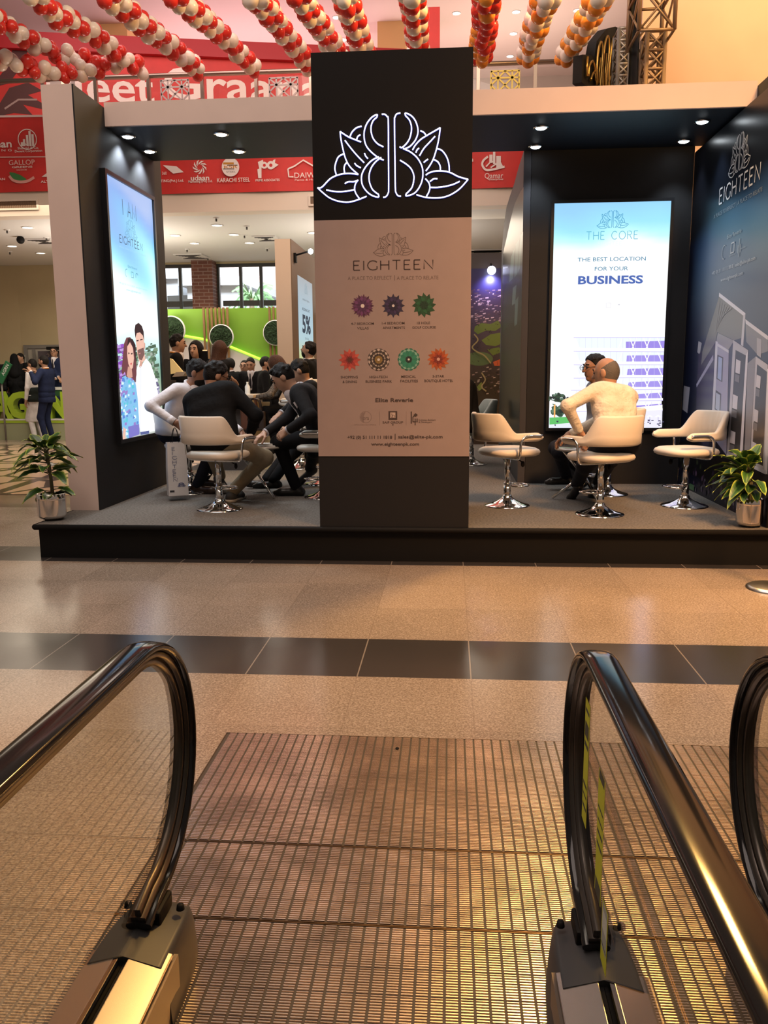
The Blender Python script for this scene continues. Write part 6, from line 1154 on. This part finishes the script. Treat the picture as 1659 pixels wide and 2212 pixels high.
for px, py, Yb, m_, l, sc in [(543, 900, 9.565, mat('brown_bag_leather', (.10, .035, .018), .4), 'brown leather handbag hanging below the high counter', 1.0), (553, 905, 9.565, mat('dark_bag_leather', (.03, .018, .014), .4), 'dark handbag with looped straps beside the brown handbag', .9)]:
    c = at_y(px, py, Yb); t = thing('handbag', l, 'bag', (c[0], Yb, c[2]-.15), group='handbags at the high counter'); MB().box(c[0]-.12*sc, c[0]+.12*sc, Yb-.05, Yb+.05, c[2]-.15*sc, c[2]+.10*sc).build('bag_body', m_, t, bevel=.02)
    for o in (-.03, .03): MB().tube(spline([(c[0]-.07, Yb+o, c[2]+.09), (c[0]-.04, Yb+o, c[2]+.22), (c[0]+.04, Yb+o, c[2]+.22), (c[0]+.07, Yb+o, c[2]+.09)], 5), .009, 6).build('strap', m_, t)
for px, l in [(505, 'white leaflet on the high counter near the pointing hand'), (528, 'white leaflet at the middle of the high counter')]: c = at_y(px, 853, 9.75); tag(MB().box(c[0]-.10, c[0]+.10, 9.62, 9.84, ct+.0005, ct+.006).build('leaflet', MATS['white_paper']), l, 'leaflet')
c = at_y(535, 850, 9.85); t = thing('water_bottle', 'small clear water bottle on the high counter', 'bottle', (c[0], 9.85, ct)); MB().lathe([(0, 0), (.03, 0), (.032, .01), (.032, .09), (.012, .12), (.012, .13)], (c[0], 9.85, ct+.0005), 14).build('bottle_body', mat('clear_bottle', (.8, .82, .82), .1, spec=.8), t); MB().lathe([(0, .145), (.013, .145), (.013, .128)], (c[0], 9.85, ct), 12).build('bottle_cap', MATS['white_paper'], t)
chB.location = (at_y(650, 900, 9.85)[0], 9.85, PZ); chB.scale = (1, 1, 1.33); chC.location = (-1.30, 8.45, PZ)
x, y = chair_xy(chB)
person('brown-haired woman in black with patterned sleeves reaching over the high counter', (x-.02, y), PZ, 92, 1.60, .67, lean=26, head=(-20, 30, 0), rh=w3(560, 858, 9.8), lh=w3(549, 860, 9.68), re=(.5, -.4, -.5), le=(-.7, -.4, -.5), lf=(x-.30, y-.1, PZ+.25), rf=(x-.28, y+.12, PZ+.25), skin='tan', hair='long', hairm=HAIRB, top=PATT, bottom='black', jacket=False, h=.009, curl=.4)
# --- standing group behind
person('woman with long brown hair pointing to the right over the high counter', at_z(468, 985, PZ)[:2]*0+np.array([at_y(466, 800, 10.3)[0], 10.3]), PZ, -35, 1.60, None, lean=6, head=(20, 6, 0), rh=w3(498, 816, 10.15), lh=w3(470, 850, 10.5), re=(.5, -.6, -.6), skin='tan', hair='long', hairm=HAIRB, top='black', bottom='black', jacket=False, h=.009, curl=.25)
person('dark-haired woman holding up a black phone, facing the camera', (at_y(428, 800, 10.9)[0], 10.9), PZ, 182, 1.62, None, lean=3, head=(-14, 4, 0), rh=w3(441, 800, 10.62), lh=w3(447, 800, 10.60), skin='fair', hair='long', top='black', bottom='black', jacket=False, h=.009)
c = w3(443.5, 771, 10.52); t = thing('phone', 'black phone case held up in front of the dark-haired woman', 'phone', tuple(c)); MB().box(c[0]-.035, c[0]+.035, c[1]-.006, c[1]+.006, c[2]-.10, c[2]+.09).build('case', BLACK, t, bevel=.004); MB().box(c[0]-.03, c[0]+.03, c[1]-.0075, c[1]-.0062, c[2]+.075, c[2]+.088).build('lit_edge', mat('lit_edge', (.9, .6, .3), .4, emit=(1, .7, .35), estr=.8), t)
person('man in a dark suit with an orange lanyard at the left, seen from behind', (at_y(372, 800, 10.4)[0], 10.4), PZ, -60, 1.70, None, lean=4, head=(-10, 8, 0), rh=w3(412, 805, 10.5), re=(.6, -.6, -.3), skin='tan', top='black', bottom='black', shirt='white', h=.009, lanyard=mat('orange_lanyard', (.75, .28, .03), .6))
t = thing('display_kiosk', 'slanted kiosk with a yellow panel beside the left screen wall', 'kiosk', (at_y(380, 830, 9.7)[0], 9.7, PZ))
k0, k1, k2, k3 = at_y(352, 772, 9.7), at_y(396, 806, 9.7), at_y(400, 803, 9.65), at_y(362, 818, 9.65)
MB().prism([at_y(348, 768, 9.72), at_y(372, 776, 9.72), at_y(395, 803, 9.72), at_y(348, 812, 9.72)], (0, .03, 0)).build('yellow_panel', mat('yellow_lit_panel', (.75, .55, .22), .5, emit=(1, .72, .3), estr=.25), t, fix=True); MB().prism([at_y(372, 814, 9.6), at_y(380, 804, 9.6), at_y(401, 803, 9.6), at_y(396, 812, 9.6)], (0, .25, 0)).build('tray', WD, t, fix=True); MB().box(k0[0], k3[0]+.02, 9.62, 9.9, PZ, k3[2]-.02).build('stand_body', MATS['dark_counter_core'], t)
person('tall bearded man in a dark suit in profile beside the sign pillar', (at_y(668, 800, 10.3)[0], 10.3), PZ, 78, 1.58, None, lean=-3, head=(0, -12, 0), skin='fair', beard=True, top='black', bottom='black', shirt='white', h=.009)
p = w3(645, 797, 10.7); 
BG = [('man in a black suit seen from behind left of the background group', 503, 14.6, 60, 1.74, (30, 0, 0), None, True, False, False), ('man in glasses and a black suit second in the background group', 529, 14.9, 215, 1.70, (-40, 0, 0), None, True, True, True), ('man in a black suit and tie looking down in the background group', 546, 14.7, 178, 1.75, (0, 22, 0), None, True, True, False), ('man with a long black beard in profile in the background group', 569, 14.5, -70, 1.76, (-10, 0, 0), 'long', False, False, False), ('bearded man in a suit and tie at the right end of the background group', 585, 15.0, 170, 1.66, (0, 0, 0), True, True, True, False)]
for l, px, Y, fc, H, hd, bd, sh, ti, gl in BG: person(l, (at_y(px, 850, Y)[0], Y), 0, fc, H, None, lean=2, head=hd, beard=bd, top='black', bottom='black', shirt='white' if sh else None, tie=ti, glasses=gl, skin='tan', h=.0125)
# --- right bay
x, y = chair_xy(ch3)
person('bald man in a cream shirt sitting with his back to the camera', (x+.11, y-.02), PZ, 18, 1.84, SEATED, ts=.83, lean=22, side=4, twist=14, head=(38, 10, 0), lh=w3(1253, 934, 6.66), rh=(x-.30, y+.32, .83), le=(-1, -.35, .15), re=(.5, -.6, -.5), lf=onP(1240, 1078, .02), rf=onP(1284, 1074), lk=(-2.2, .1, .35), skin='tan', hair='bald', hairm=HAIRG, top='cream', bottom='dkblue', jacket=False, h=.0065, shirt=None, curl=.7)
x, y = chair_xy(chK)
person('man in glasses and a grey shirt half hidden behind the bald man', (x-.06, y), PZ, 98, 1.80, SEATED, lean=6, ts=.86, head=(10, 6, 0), rh=w3(1262, 928, 7.70), lh=w3(1248, 932, 7.50), lf=onP(1222, 1058, .05), rf=onP(1268, 1056, .05), lk=(-.8, 1, .6), skin='brown', top='grey', bottom='dkblue', jacket=False, glasses=True, kameez=None, h=.007, curl=.6, beard=None)
person('person in black seated behind the sign pillar at the edge of the right bay', (at_y(1014, 900, 9.35)[0], 9.35), PZ, 95, 1.70, SEATED, lean=6, head=(0, 10, 0), top='black', bottom='black', h=.010, eyes=False)
# --- far left
X = lambda px, Y: at_y(px, 850, Y)[0]
person('man in a navy suit standing at the left with a phone in his hands', (X(101, 16.7), 16.7), 0, 84, 1.86, None, lean=-2, head=(0, 2, 0), rh=w3(66, 806, 16.75), lh=w3(66, 803, 16.4), re=(.4, -.5, -.8), le=(-.4, -.5, -.8), skin='tan', beard=True, top='navy', bottom='navy', shirt='white', h=.0115, lanyard=mat('orange_lanyard'))
person('bearded man in white shalwar kameez and a dark waistcoat beside the navy suit', (X(78, 17.2), 17.2), 0, 75, 1.80, None, lean=0, head=(0, 4, 0), rh=w3(80, 806, 17.0), skin='tan', beard='long', top='wht2', bottom='wht2', jacket=False, kameez=C_['olive'], h=.0115, shoes=SHOEB)
person('woman in a black headscarf and long black coat at the far left', (X(36, 17.9), 17.9), .40, 20, 1.52, None, lean=4, head=(0, 6, 0), hair='scarf', top='black', bottom='black', jacket=False, kameez=True, h=.0125, eyes=False)
person('man in a navy suit facing the camera behind the counter at the left', (X(124, 17.9), 17.9), .40, 180, 1.66, None, lean=0, head=(10, 0, 0), rh=w3(128, 818, 17.7), lh=w3(120, 818, 17.7), top='navy', bottom='navy', shirt='white', tie=True, glasses=True, h=.0125)
person('dark-haired person behind the man in white at the far left', (X(57, 18.1), 18.1), .40, 150, 1.54, None, lean=4, head=(0, 10, 0), top='black', bottom='black', h=.0125, eyes=False)
person('person in black cut by the left edge of the photo', (X(0, 17.8), 17.8), .40, 40, 1.50, None, lean=4, top='black', bottom='black', h=.0125, eyes=False)
# ------------------------------------------------------------------ other stands at floor level
GY = 15.6; GREEN = mat('lime_green_board', (.20, .40, .03), .55); OAK = mat('slat_wood', (.27, .15, .06), .55, noise=.15, nscale=9); MOSS = mat('moss', (.018, .045, .014), .95, noise=.8, nscale=60, bump=1.0, bscale=70); WHT = mat('white_board', (.72, .70, .70), .5)
g0, g1, gt = at_y(320, 700, GY)[0], at_y(690, 700, GY)[0], at_y(500, 666, GY)[2]
t = thing('exhibition_stand', 'green stand with wooden slats and moss circles behind the left bay', 'stand', ((g0+g1)/2, GY, 0)); MB().box(g0, g1, GY, GY+.15, 0, gt).build('back_board', GREEN, t)
zz = [at_y(px, py, GY-.06) for px, py in [(330, 715), (400, 728), (440, 735), (495, 750), (560, 777), (640, 800)]]
MB().prism([(p[0], GY-.06, p[2]) for p in zz]+[(zz[-1][0], GY-.06, .02), (zz[0][0], GY-.06, .02)], (0, .06, 0)).build('white_board', WHT, t, fix=True)
MB().tube([(p[0], GY-.07, p[2]+.02) for p in zz], .022, 8).build('light_strip', mat('green_light_strip', (.3, .8, .05), .4, emit=(.42, 1.0, .05), estr=1.6), t)
for x0 in [441, 449.5, 458, 466.5, 475, 483.5, 492, 583, 591.5, 600]: q = at_y(x0, 700, GY-.1)[0]; MB().box(q-.018, q+.018, GY-.12, GY-.075, .01, gt+.012).build('slat', OAK, t)
for px, py, r, l in [(370, 713, 28, 'left moss circle in a white ring half hidden by the screen wall'), (478, 727.5, 24.5, 'middle moss circle in a white ring on the wooden slats'), (595, 719, 25, 'right moss circle in a white ring beside the pale wall end')]:
    c = at_y(px, py, GY-.2); R = r*GY/FPX; t = thing('moss_circle', l, 'wall decoration', tuple(c), group='moss circles on the green stand'); m = MB()
    pr = [(R*1.0, 0), (R*1.07, .004), (R*1.07, .05), (R, .05)]; vs = [(c[0]+a*math.cos(2*PI*k/40), c[1]-.01+b, c[2]+a*math.sin(2*PI*k/40)) for a, b in pr for k in range(40)]; m.add(vs, [(i*40+k, i*40+(k+1) % 40, (i+1)*40+(k+1) % 40, (i+1)*40+k) for i in range(3) for k in range(40)], None, True); m.build('ring', WHT, t, fix=True); MB().tube([(c[0], c[1]+.02, c[2]), (c[0], GY-.062 if px > 400 and px < 560 else GY-.001, c[2])], .03, 8).build('bracket', WHT, t)
    m = MB(); rg = random.Random(int(px)); V = [(c[0]+R*.985*(j/9)*math.cos(2*PI*k/40), c[1]+.005-.02*rg.random(), c[2]+R*.985*(j/9)*math.sin(2*PI*k/40)) for j in range(1, 10) for k in range(40)]; m.add(V, [(j*40+k, j*40+(k+1) % 40, (j+1)*40+(k+1) % 40, (j+1)*40+k) for j in range(8) for k in range(40)]+[tuple(range(40))], None, False); m.build('moss', MOSS, t)
# pale wall end with a booking poster on its side
WY = 11.0; a0, a1, wz = at_y(598, 700, WY)[0], at_y(633, 700, WY)[0], at_y(615, 516, WY)[2]
t = thing('booth_partition', 'free-standing booth wall with a pale end and brown side seen left of the sign pillar', 'partition', ((a0+a1)/2, WY, PZ)); ye2 = at_x(684, 800, a1)[1]
MB().box(a0, a1-.012, WY, max(ye2, WY+2.2), PZ, wz).build('core', mat('pale_peach_board', (.74, .58, .46), .55), t); MB().box(a1-.0115, a1, WY+.001, max(ye2, WY+2.2), PZ, wz-.001).build('side_lining', mat('brown_side_paint', (.19, .12, .075), .6), t)
a = Art((a1+.004, 0, 0), (0, 1, 0), (0, 0, 1)); t = thing('poster', 'pale lit booking poster on the brown side of the wall by the pillar', 'poster', (a1, WY+.6, 1.5))
b0, b1 = a.uv(645, 700), a.uv(676, 700); z0, z1 = a.uv(650, 830)[1], a.uv(645, 595)[1]
a.grid(b0[0], z0, b1[0], z1, 4, 14, lambda u, v: ramp([(0, (.2, .3, .4)), (.25, (.75, .8, .3)), (.4, (.55, .78, .85)), (.7, (.5, .68, .80)), (1, (.45, .5, .55))], v)); DN = (.02, .05, .09)
def tl3(s, x0, y0, x1, y1, hp, col, b=0): p, r = a.uv(x0, y0), a.uv(x1, y1); h = abs(a.uv(x0, y0-hp/2)[1]-a.uv(x0, y0+hp/2)[1]); a.text(s, (p+r)/2, abs(r[0]-p[0]), h, col, b)
tl3('BOOKING AT', 653, 667, 669, 673, 6, DN, .02); tl3('5%', 653, 696, 671, 705, 38, DN, .05); tl3('ON CALL', 659, 731, 668, 733, 5, DN); tl3('EIGHTEEN', 654, 647, 668, 652, 4, DN); a.logo(a.uv(661, 624), .28, .008, (.3, .42, .5)); a.new().build('print', SCREEN if False else mat('backlit_poster', emit_attr=True, estr=.8), t)
s = at_y(671, 543, 11.2); t = thing('spotlight', 'spotlight on an arm at the top of the brown wall side', 'spotlight', tuple(s)); MB().tube([(a1+.001, 11.2, s[2]-.05), (s[0]-.03, 11.2, s[2])], .012, 8).build('arm', BLACK, t); MB().ball(tuple(s), .035).build('lens', LAMP, t); MB().box(a1+.0005, a1+.03, 11.15, 11.25, s[2]-.14, s[2]-.02).build('driver_box', BLACK, t)
# aerial town picture on the stand right of the pillar
AY = 13.2; t = thing('exhibition_stand', 'dark stand with an aerial picture of a town right of the sign pillar', 'stand', (at_y(1050, 700, AY)[0], AY, 0)); x0, x1 = at_y(1000, 700, AY)[0], at_y(1120, 700, AY)[0]
MB().box(x0, x1, AY, AY+.2, 0, at_y(1050, 546, AY)[2]).build('back_board', mat('dark_brown_board', (.045, .035, .028), .6), t); a = Art((0, AY-.004, 0), (1, 0, 0), (0, 0, 1)); rr = random.Random(21)
z0, z1 = .05, a.uv(1050, 580)[1]; a.grid(x0, z0, x1, z1, 10, 30, lambda u, v: ramp([(0, (.05, .03, .02)), (.4, (.06, .04, .02)), (.72, (.07, .05, .06)), (.86, (.06, .035, .06)), (.9, (.035, .025, .09)), (1, (.02, .018, .06))], v))
kb = a.k
for i in range(150): a.lay(kb, i); x, y = rr.uniform(1012, 1095), rr.uniform(625, 700); w, h_ = rr.uniform(2, 8), rr.uniform(1, 3); a.px([(x, y), (x+w, y-.8), (x+w, y+h_-.8), (x, y+h_)], rr.choice([(.40, .26, .24), (.55, .40, .36), (.05, .03, .035), (.10, .06, .06), (.24, .14, .13)]))
a.k = kb+15
for pts, c in [([(1026, 705), (1040, 698), (1060, 700), (1076, 692), (1084, 705), (1070, 715), (1050, 714), (1032, 722), (1024, 715)], (.12, .16, .03)), ([(1040, 735), (1060, 722), (1085, 718), (1088, 740), (1070, 748), (1050, 745)], (.13, .17, .03)), ([(1052, 755), (1078, 750), (1085, 760), (1065, 768)], (.12, .16, .03)), ([(1035+30*math.cos(b), 775+15*math.sin(b)) for b in [2*PI*i/20 for i in range(20)]], (.10, .14, .05)), ([(1030, 835), (1040, 825), (1044, 838), (1034, 845)], (.2, .24, .05)), ([(1065, 782), (1080, 776), (1082, 790), (1068, 790)], (.5, .10, .03))]: a.px(pts, c)
for i in range(60): x, y = rr.uniform(1012, 1090), rr.uniform(700, 850); blob(a, x, y, 4, [(.02, .022, .012), (.035, .03, .015)], 2, rr)
kb = a.k
for i in range(40): a.lay(kb, i); x, y = rr.uniform(1018, 1085), rr.uniform(790, 850); a.px([(x, y), (x+5, y-1), (x+5, y+1.2), (x, y+2)], rr.choice([(.3, .2, .16), (.15, .09, .07), (.45, .34, .26)]))
a.k = kb+15; a.pxline(spline([(1024, 722), (1032, 735), (1020, 750), (1030, 760), (1046, 768), (1060, 785)], 5), .02, (.30, .24, .10)); a.pxline(spline([(1040, 805), (1048, 820), (1040, 835), (1050, 845)], 5), .02, (.34, .26, .12)); a.new().build('aerial_picture', PRINT, t)
s = at_y(1062, 584, AY-.25); t = thing('spotlight', 'blue-white spotlight above the aerial town picture', 'spotlight', tuple(s)); MB().tube([(s[0], AY-.001, s[2]+.12), (s[0], s[1], s[2]+.04)], .012, 8).build('arm', BLACK, t); MB().ball(tuple(s), .065).build('lens', mat('blue_white_lens', (.8, .8, 1), .3, emit=(.62, .66, 1.0), estr=12), t); l = light('SPOT', 'spot_beam', (0, .05, -.08), 25, (.4, .4, 1.0), .04, spot=110, blend=.8); l.parent = t; l.rotation_euler = (math.radians(50), 0, 0)
# left hall: raised stage with tall green letters, counter, doorway, posters
SY = 17.35; sx0, sx1 = -13.0, at_y(190, 850, SY)[0]; zs = at_y(80, 905, SY)[2]
t = thing('stage', 'low white and green stage at the far left', 'stage', ((sx0+sx1)/2, SY, 0)); LIME = mat('lime_board', (.36, .52, .03), .5)
MB().box(max(sx0, sd+.02), sx1, SY, BY-.02, 0, zs-.09).build('skirt', mat('pale_olive_gloss', (.34, .36, .22), .12), t); MB().box(max(sx0, sd+.02), sx1, SY-.01, BY-.02, zs-.089, zs-.03).build('green_edge', LIME, t); MB().box(max(sx0, sd+.02), sx1, SY-.015, BY-.02, zs-.029, zs).build('deck', WHT, t)
def big_letter(ch, x0, x1, lab):
    v, f = text2d(ch, .06); p, q = at_y(x0, 896, SY+.08), at_y(x1, 846, SY+.08); lo, hi = v.min(0), v.max(0); m = MB(); hh = q[2]-zs
    V = [(p[0]+(a_-lo[0])/(hi[0]-lo[0])*(q[0]-p[0]), zs+.001+(b_-lo[1])/(hi[1]-lo[1])*hh) for a_, b_ in v]; n = len(V)
    ed = {}
    for g in f:
        for i in range(len(g)): e = (g[i], g[(i+1) % len(g)]); ed[e] = ed.get(e, 0)+1
    fs = [tuple(g) for g in f]+[tuple(i+n for i in g[::-1]) for g in f]+[(a_, b_, b_+n, a_+n) for a_, b_ in ed if (b_, a_) not in ed]
    m.add([(a_, SY+.05, b_) for a_, b_ in V]+[(a_, SY+.25, b_) for a_, b_ in V], fs); o = m.build('block_letter', LIME, fix=True); tag(o, lab, 'letter', 'lime block letters on the stage')
big_letter('A', -22, 26, 'lime block letter A at the left edge of the photo'); big_letter('G', 18, 64, 'lime block letter G on the stage'); big_letter('R', 68, 98, 'lime block letter R behind the standing men'); big_letter('N', 100, 142, 'lime block letter N beside the booth wall')
t = thing('reception_counter', 'green counter with white top behind the lime letters', 'counter', (at_y(70, 850, 18.0)[0], 18.0, zs)); zc_ = at_y(120, 836, 17.75)[2]; xx0, xx1 = at_y(110, 850, 17.8)[0], at_y(175, 850, 17.8)[0]
MB().box(xx0, xx1, 17.72, 17.86, zc_-.06, zc_).build('worktop', WHT, t); MB().box(xx0+.03, xx1, 17.74, 17.84, zs, zc_-.061).build('front', mat('dark_green_board', (.03, .10, .04), .5), t)
tag(MB().box(at_y(8, 850, 18.3)[0], at_y(70, 850, 18.3)[0], 18.28, 18.32, zs, at_y(40, 840, 18.3)[2]).build('green_screen_board', mat('deep_green_board', (.03, .13, .06), .5)), 'low dark green board behind the letter G', 'board')
dz = at_y(80, 745, BY)[2]; d0, d1 = at_y(57, 800, BY)[0], at_y(150, 800, BY)[0]; d = thing('door_1', 'grey framed doorway in the tan back wall', None, (d0, BY, 0), kind='structure'); FG = mat('grey_door_frame', (.22, .20, .18), .5)
MB().box(d0, d1, BY-.06, BY-.005, dz-.08, dz).box(d0, d0+.09, BY-.06, BY-.005, 0, dz-.08).box(d0+.2, d0+.27, BY-.05, BY-.005, 0, dz-.08).build('door_frame', FG, d); MB().box(d0+.09, d1, BY-.03, BY-.006, 0, dz-.08).build('door_leaf', mat('pale_grey_glazing', (.42, .38, .32), .4), d)
def poster(label, x0, x1, y0, y1, Y, col, parts, nm='poster'):
    p, q = at_y(x0, y1, Y), at_y(x1, y0, Y); t = thing(nm, label, nm.replace('_', ' '), ((p[0]+q[0])/2, Y, p[2])); MB().box(p[0], q[0], Y, Y+.02, p[2], q[2]).build('board', mat('poster_edge', (.3, .28, .26), .5), t); a = Art((0, Y-.002, 0), (1, 0, 0), (0, 0, 1)); a.rect(p[0]+.01, p[2]+.01, q[0]-.01, q[2]-.01, col); parts(a); a.new().build('print', MATTEP, t)
poster('dark poster in a pale frame on the tan wall', 34, 55, 767, 812, 18.55, (.45, .42, .36), lambda a: a.px([(38, 771), (54, 771), (52, 806), (38, 806)], (.07, .06, .05)))
poster('dark blue poster behind the men at the left', 83, 130, 757, 790, 18.5, (.09, .07, .08), lambda a: (blob(a, 112, 768, 14, [(.2, .14, .12), (.05, .04, .06)], 30, random.Random(3), .4), a.pxtext('MARGALLA', 96, 128, 779, 6, (.6, .6, .62), .02)))
tag(MB().box(at_y(104, 752, 18.4)[0], at_y(135, 752, 18.4)[0], 18.3, 18.5, at_y(110, 756, 18.4)[2], at_y(110, 749, 18.4)[2]).build('wall_heater', BLACK, bevel=.01), 'black slim box above the dark blue poster', 'heater')
a_ = at_y(14, 752, BY); t = thing('wall_switch', 'small switch box on the tan wall at the far left', 'switch', (sd+.01, 17.6, at_y(15, 748, 17.6)[2])); zq_ = at_y(15, 748, 17.6)[2]; MB().box(sd, sd+.02, 17.55, 17.65, zq_-.07, zq_+.07).build('plate', TAN, t, bevel=.004); MB().box(sd+.02, sd+.03, 17.58, 17.62, zq_-.03, zq_+.03).build('rocker', FG, t)
# tilted green arrow board
c0_, c1_, c2_, c3_ = [at_y(x, y, 17.2) for x, y in [(-8, 820), (12, 779), (25, 788), (4, 830)]]; t = thing('direction_sign', 'tilted green sign with white lettering at the left edge', 'sign', tuple(at_y(5, 905, 17.2)*np.array([1, 1, 0]))); MB().prism([c0_, c1_, c2_, c3_], (0, .04, 0)).build('board', mat('sign_green', (.02, .15, .06), .5), t, fix=True); q = at_y(2, 825, 17.23); MB().tube([(q[0], 17.25, .0), (q[0], 17.25, q[2])], .02, 8).build('post', FG, t)
U_ = unit(c1_-c0_); a = Art(c0_-np.array([0, .004, 0]), U_, np.cross(np.array([0, 1., 0])*-1, U_)); a.text('AGRN', (np.linalg.norm(c1_-c0_)*.62, -abs(np.linalg.norm(c3_-c0_))*.5), .26, .07, (.7, .75, .7), .02); a.new().build('lettering', MATTEP, t)
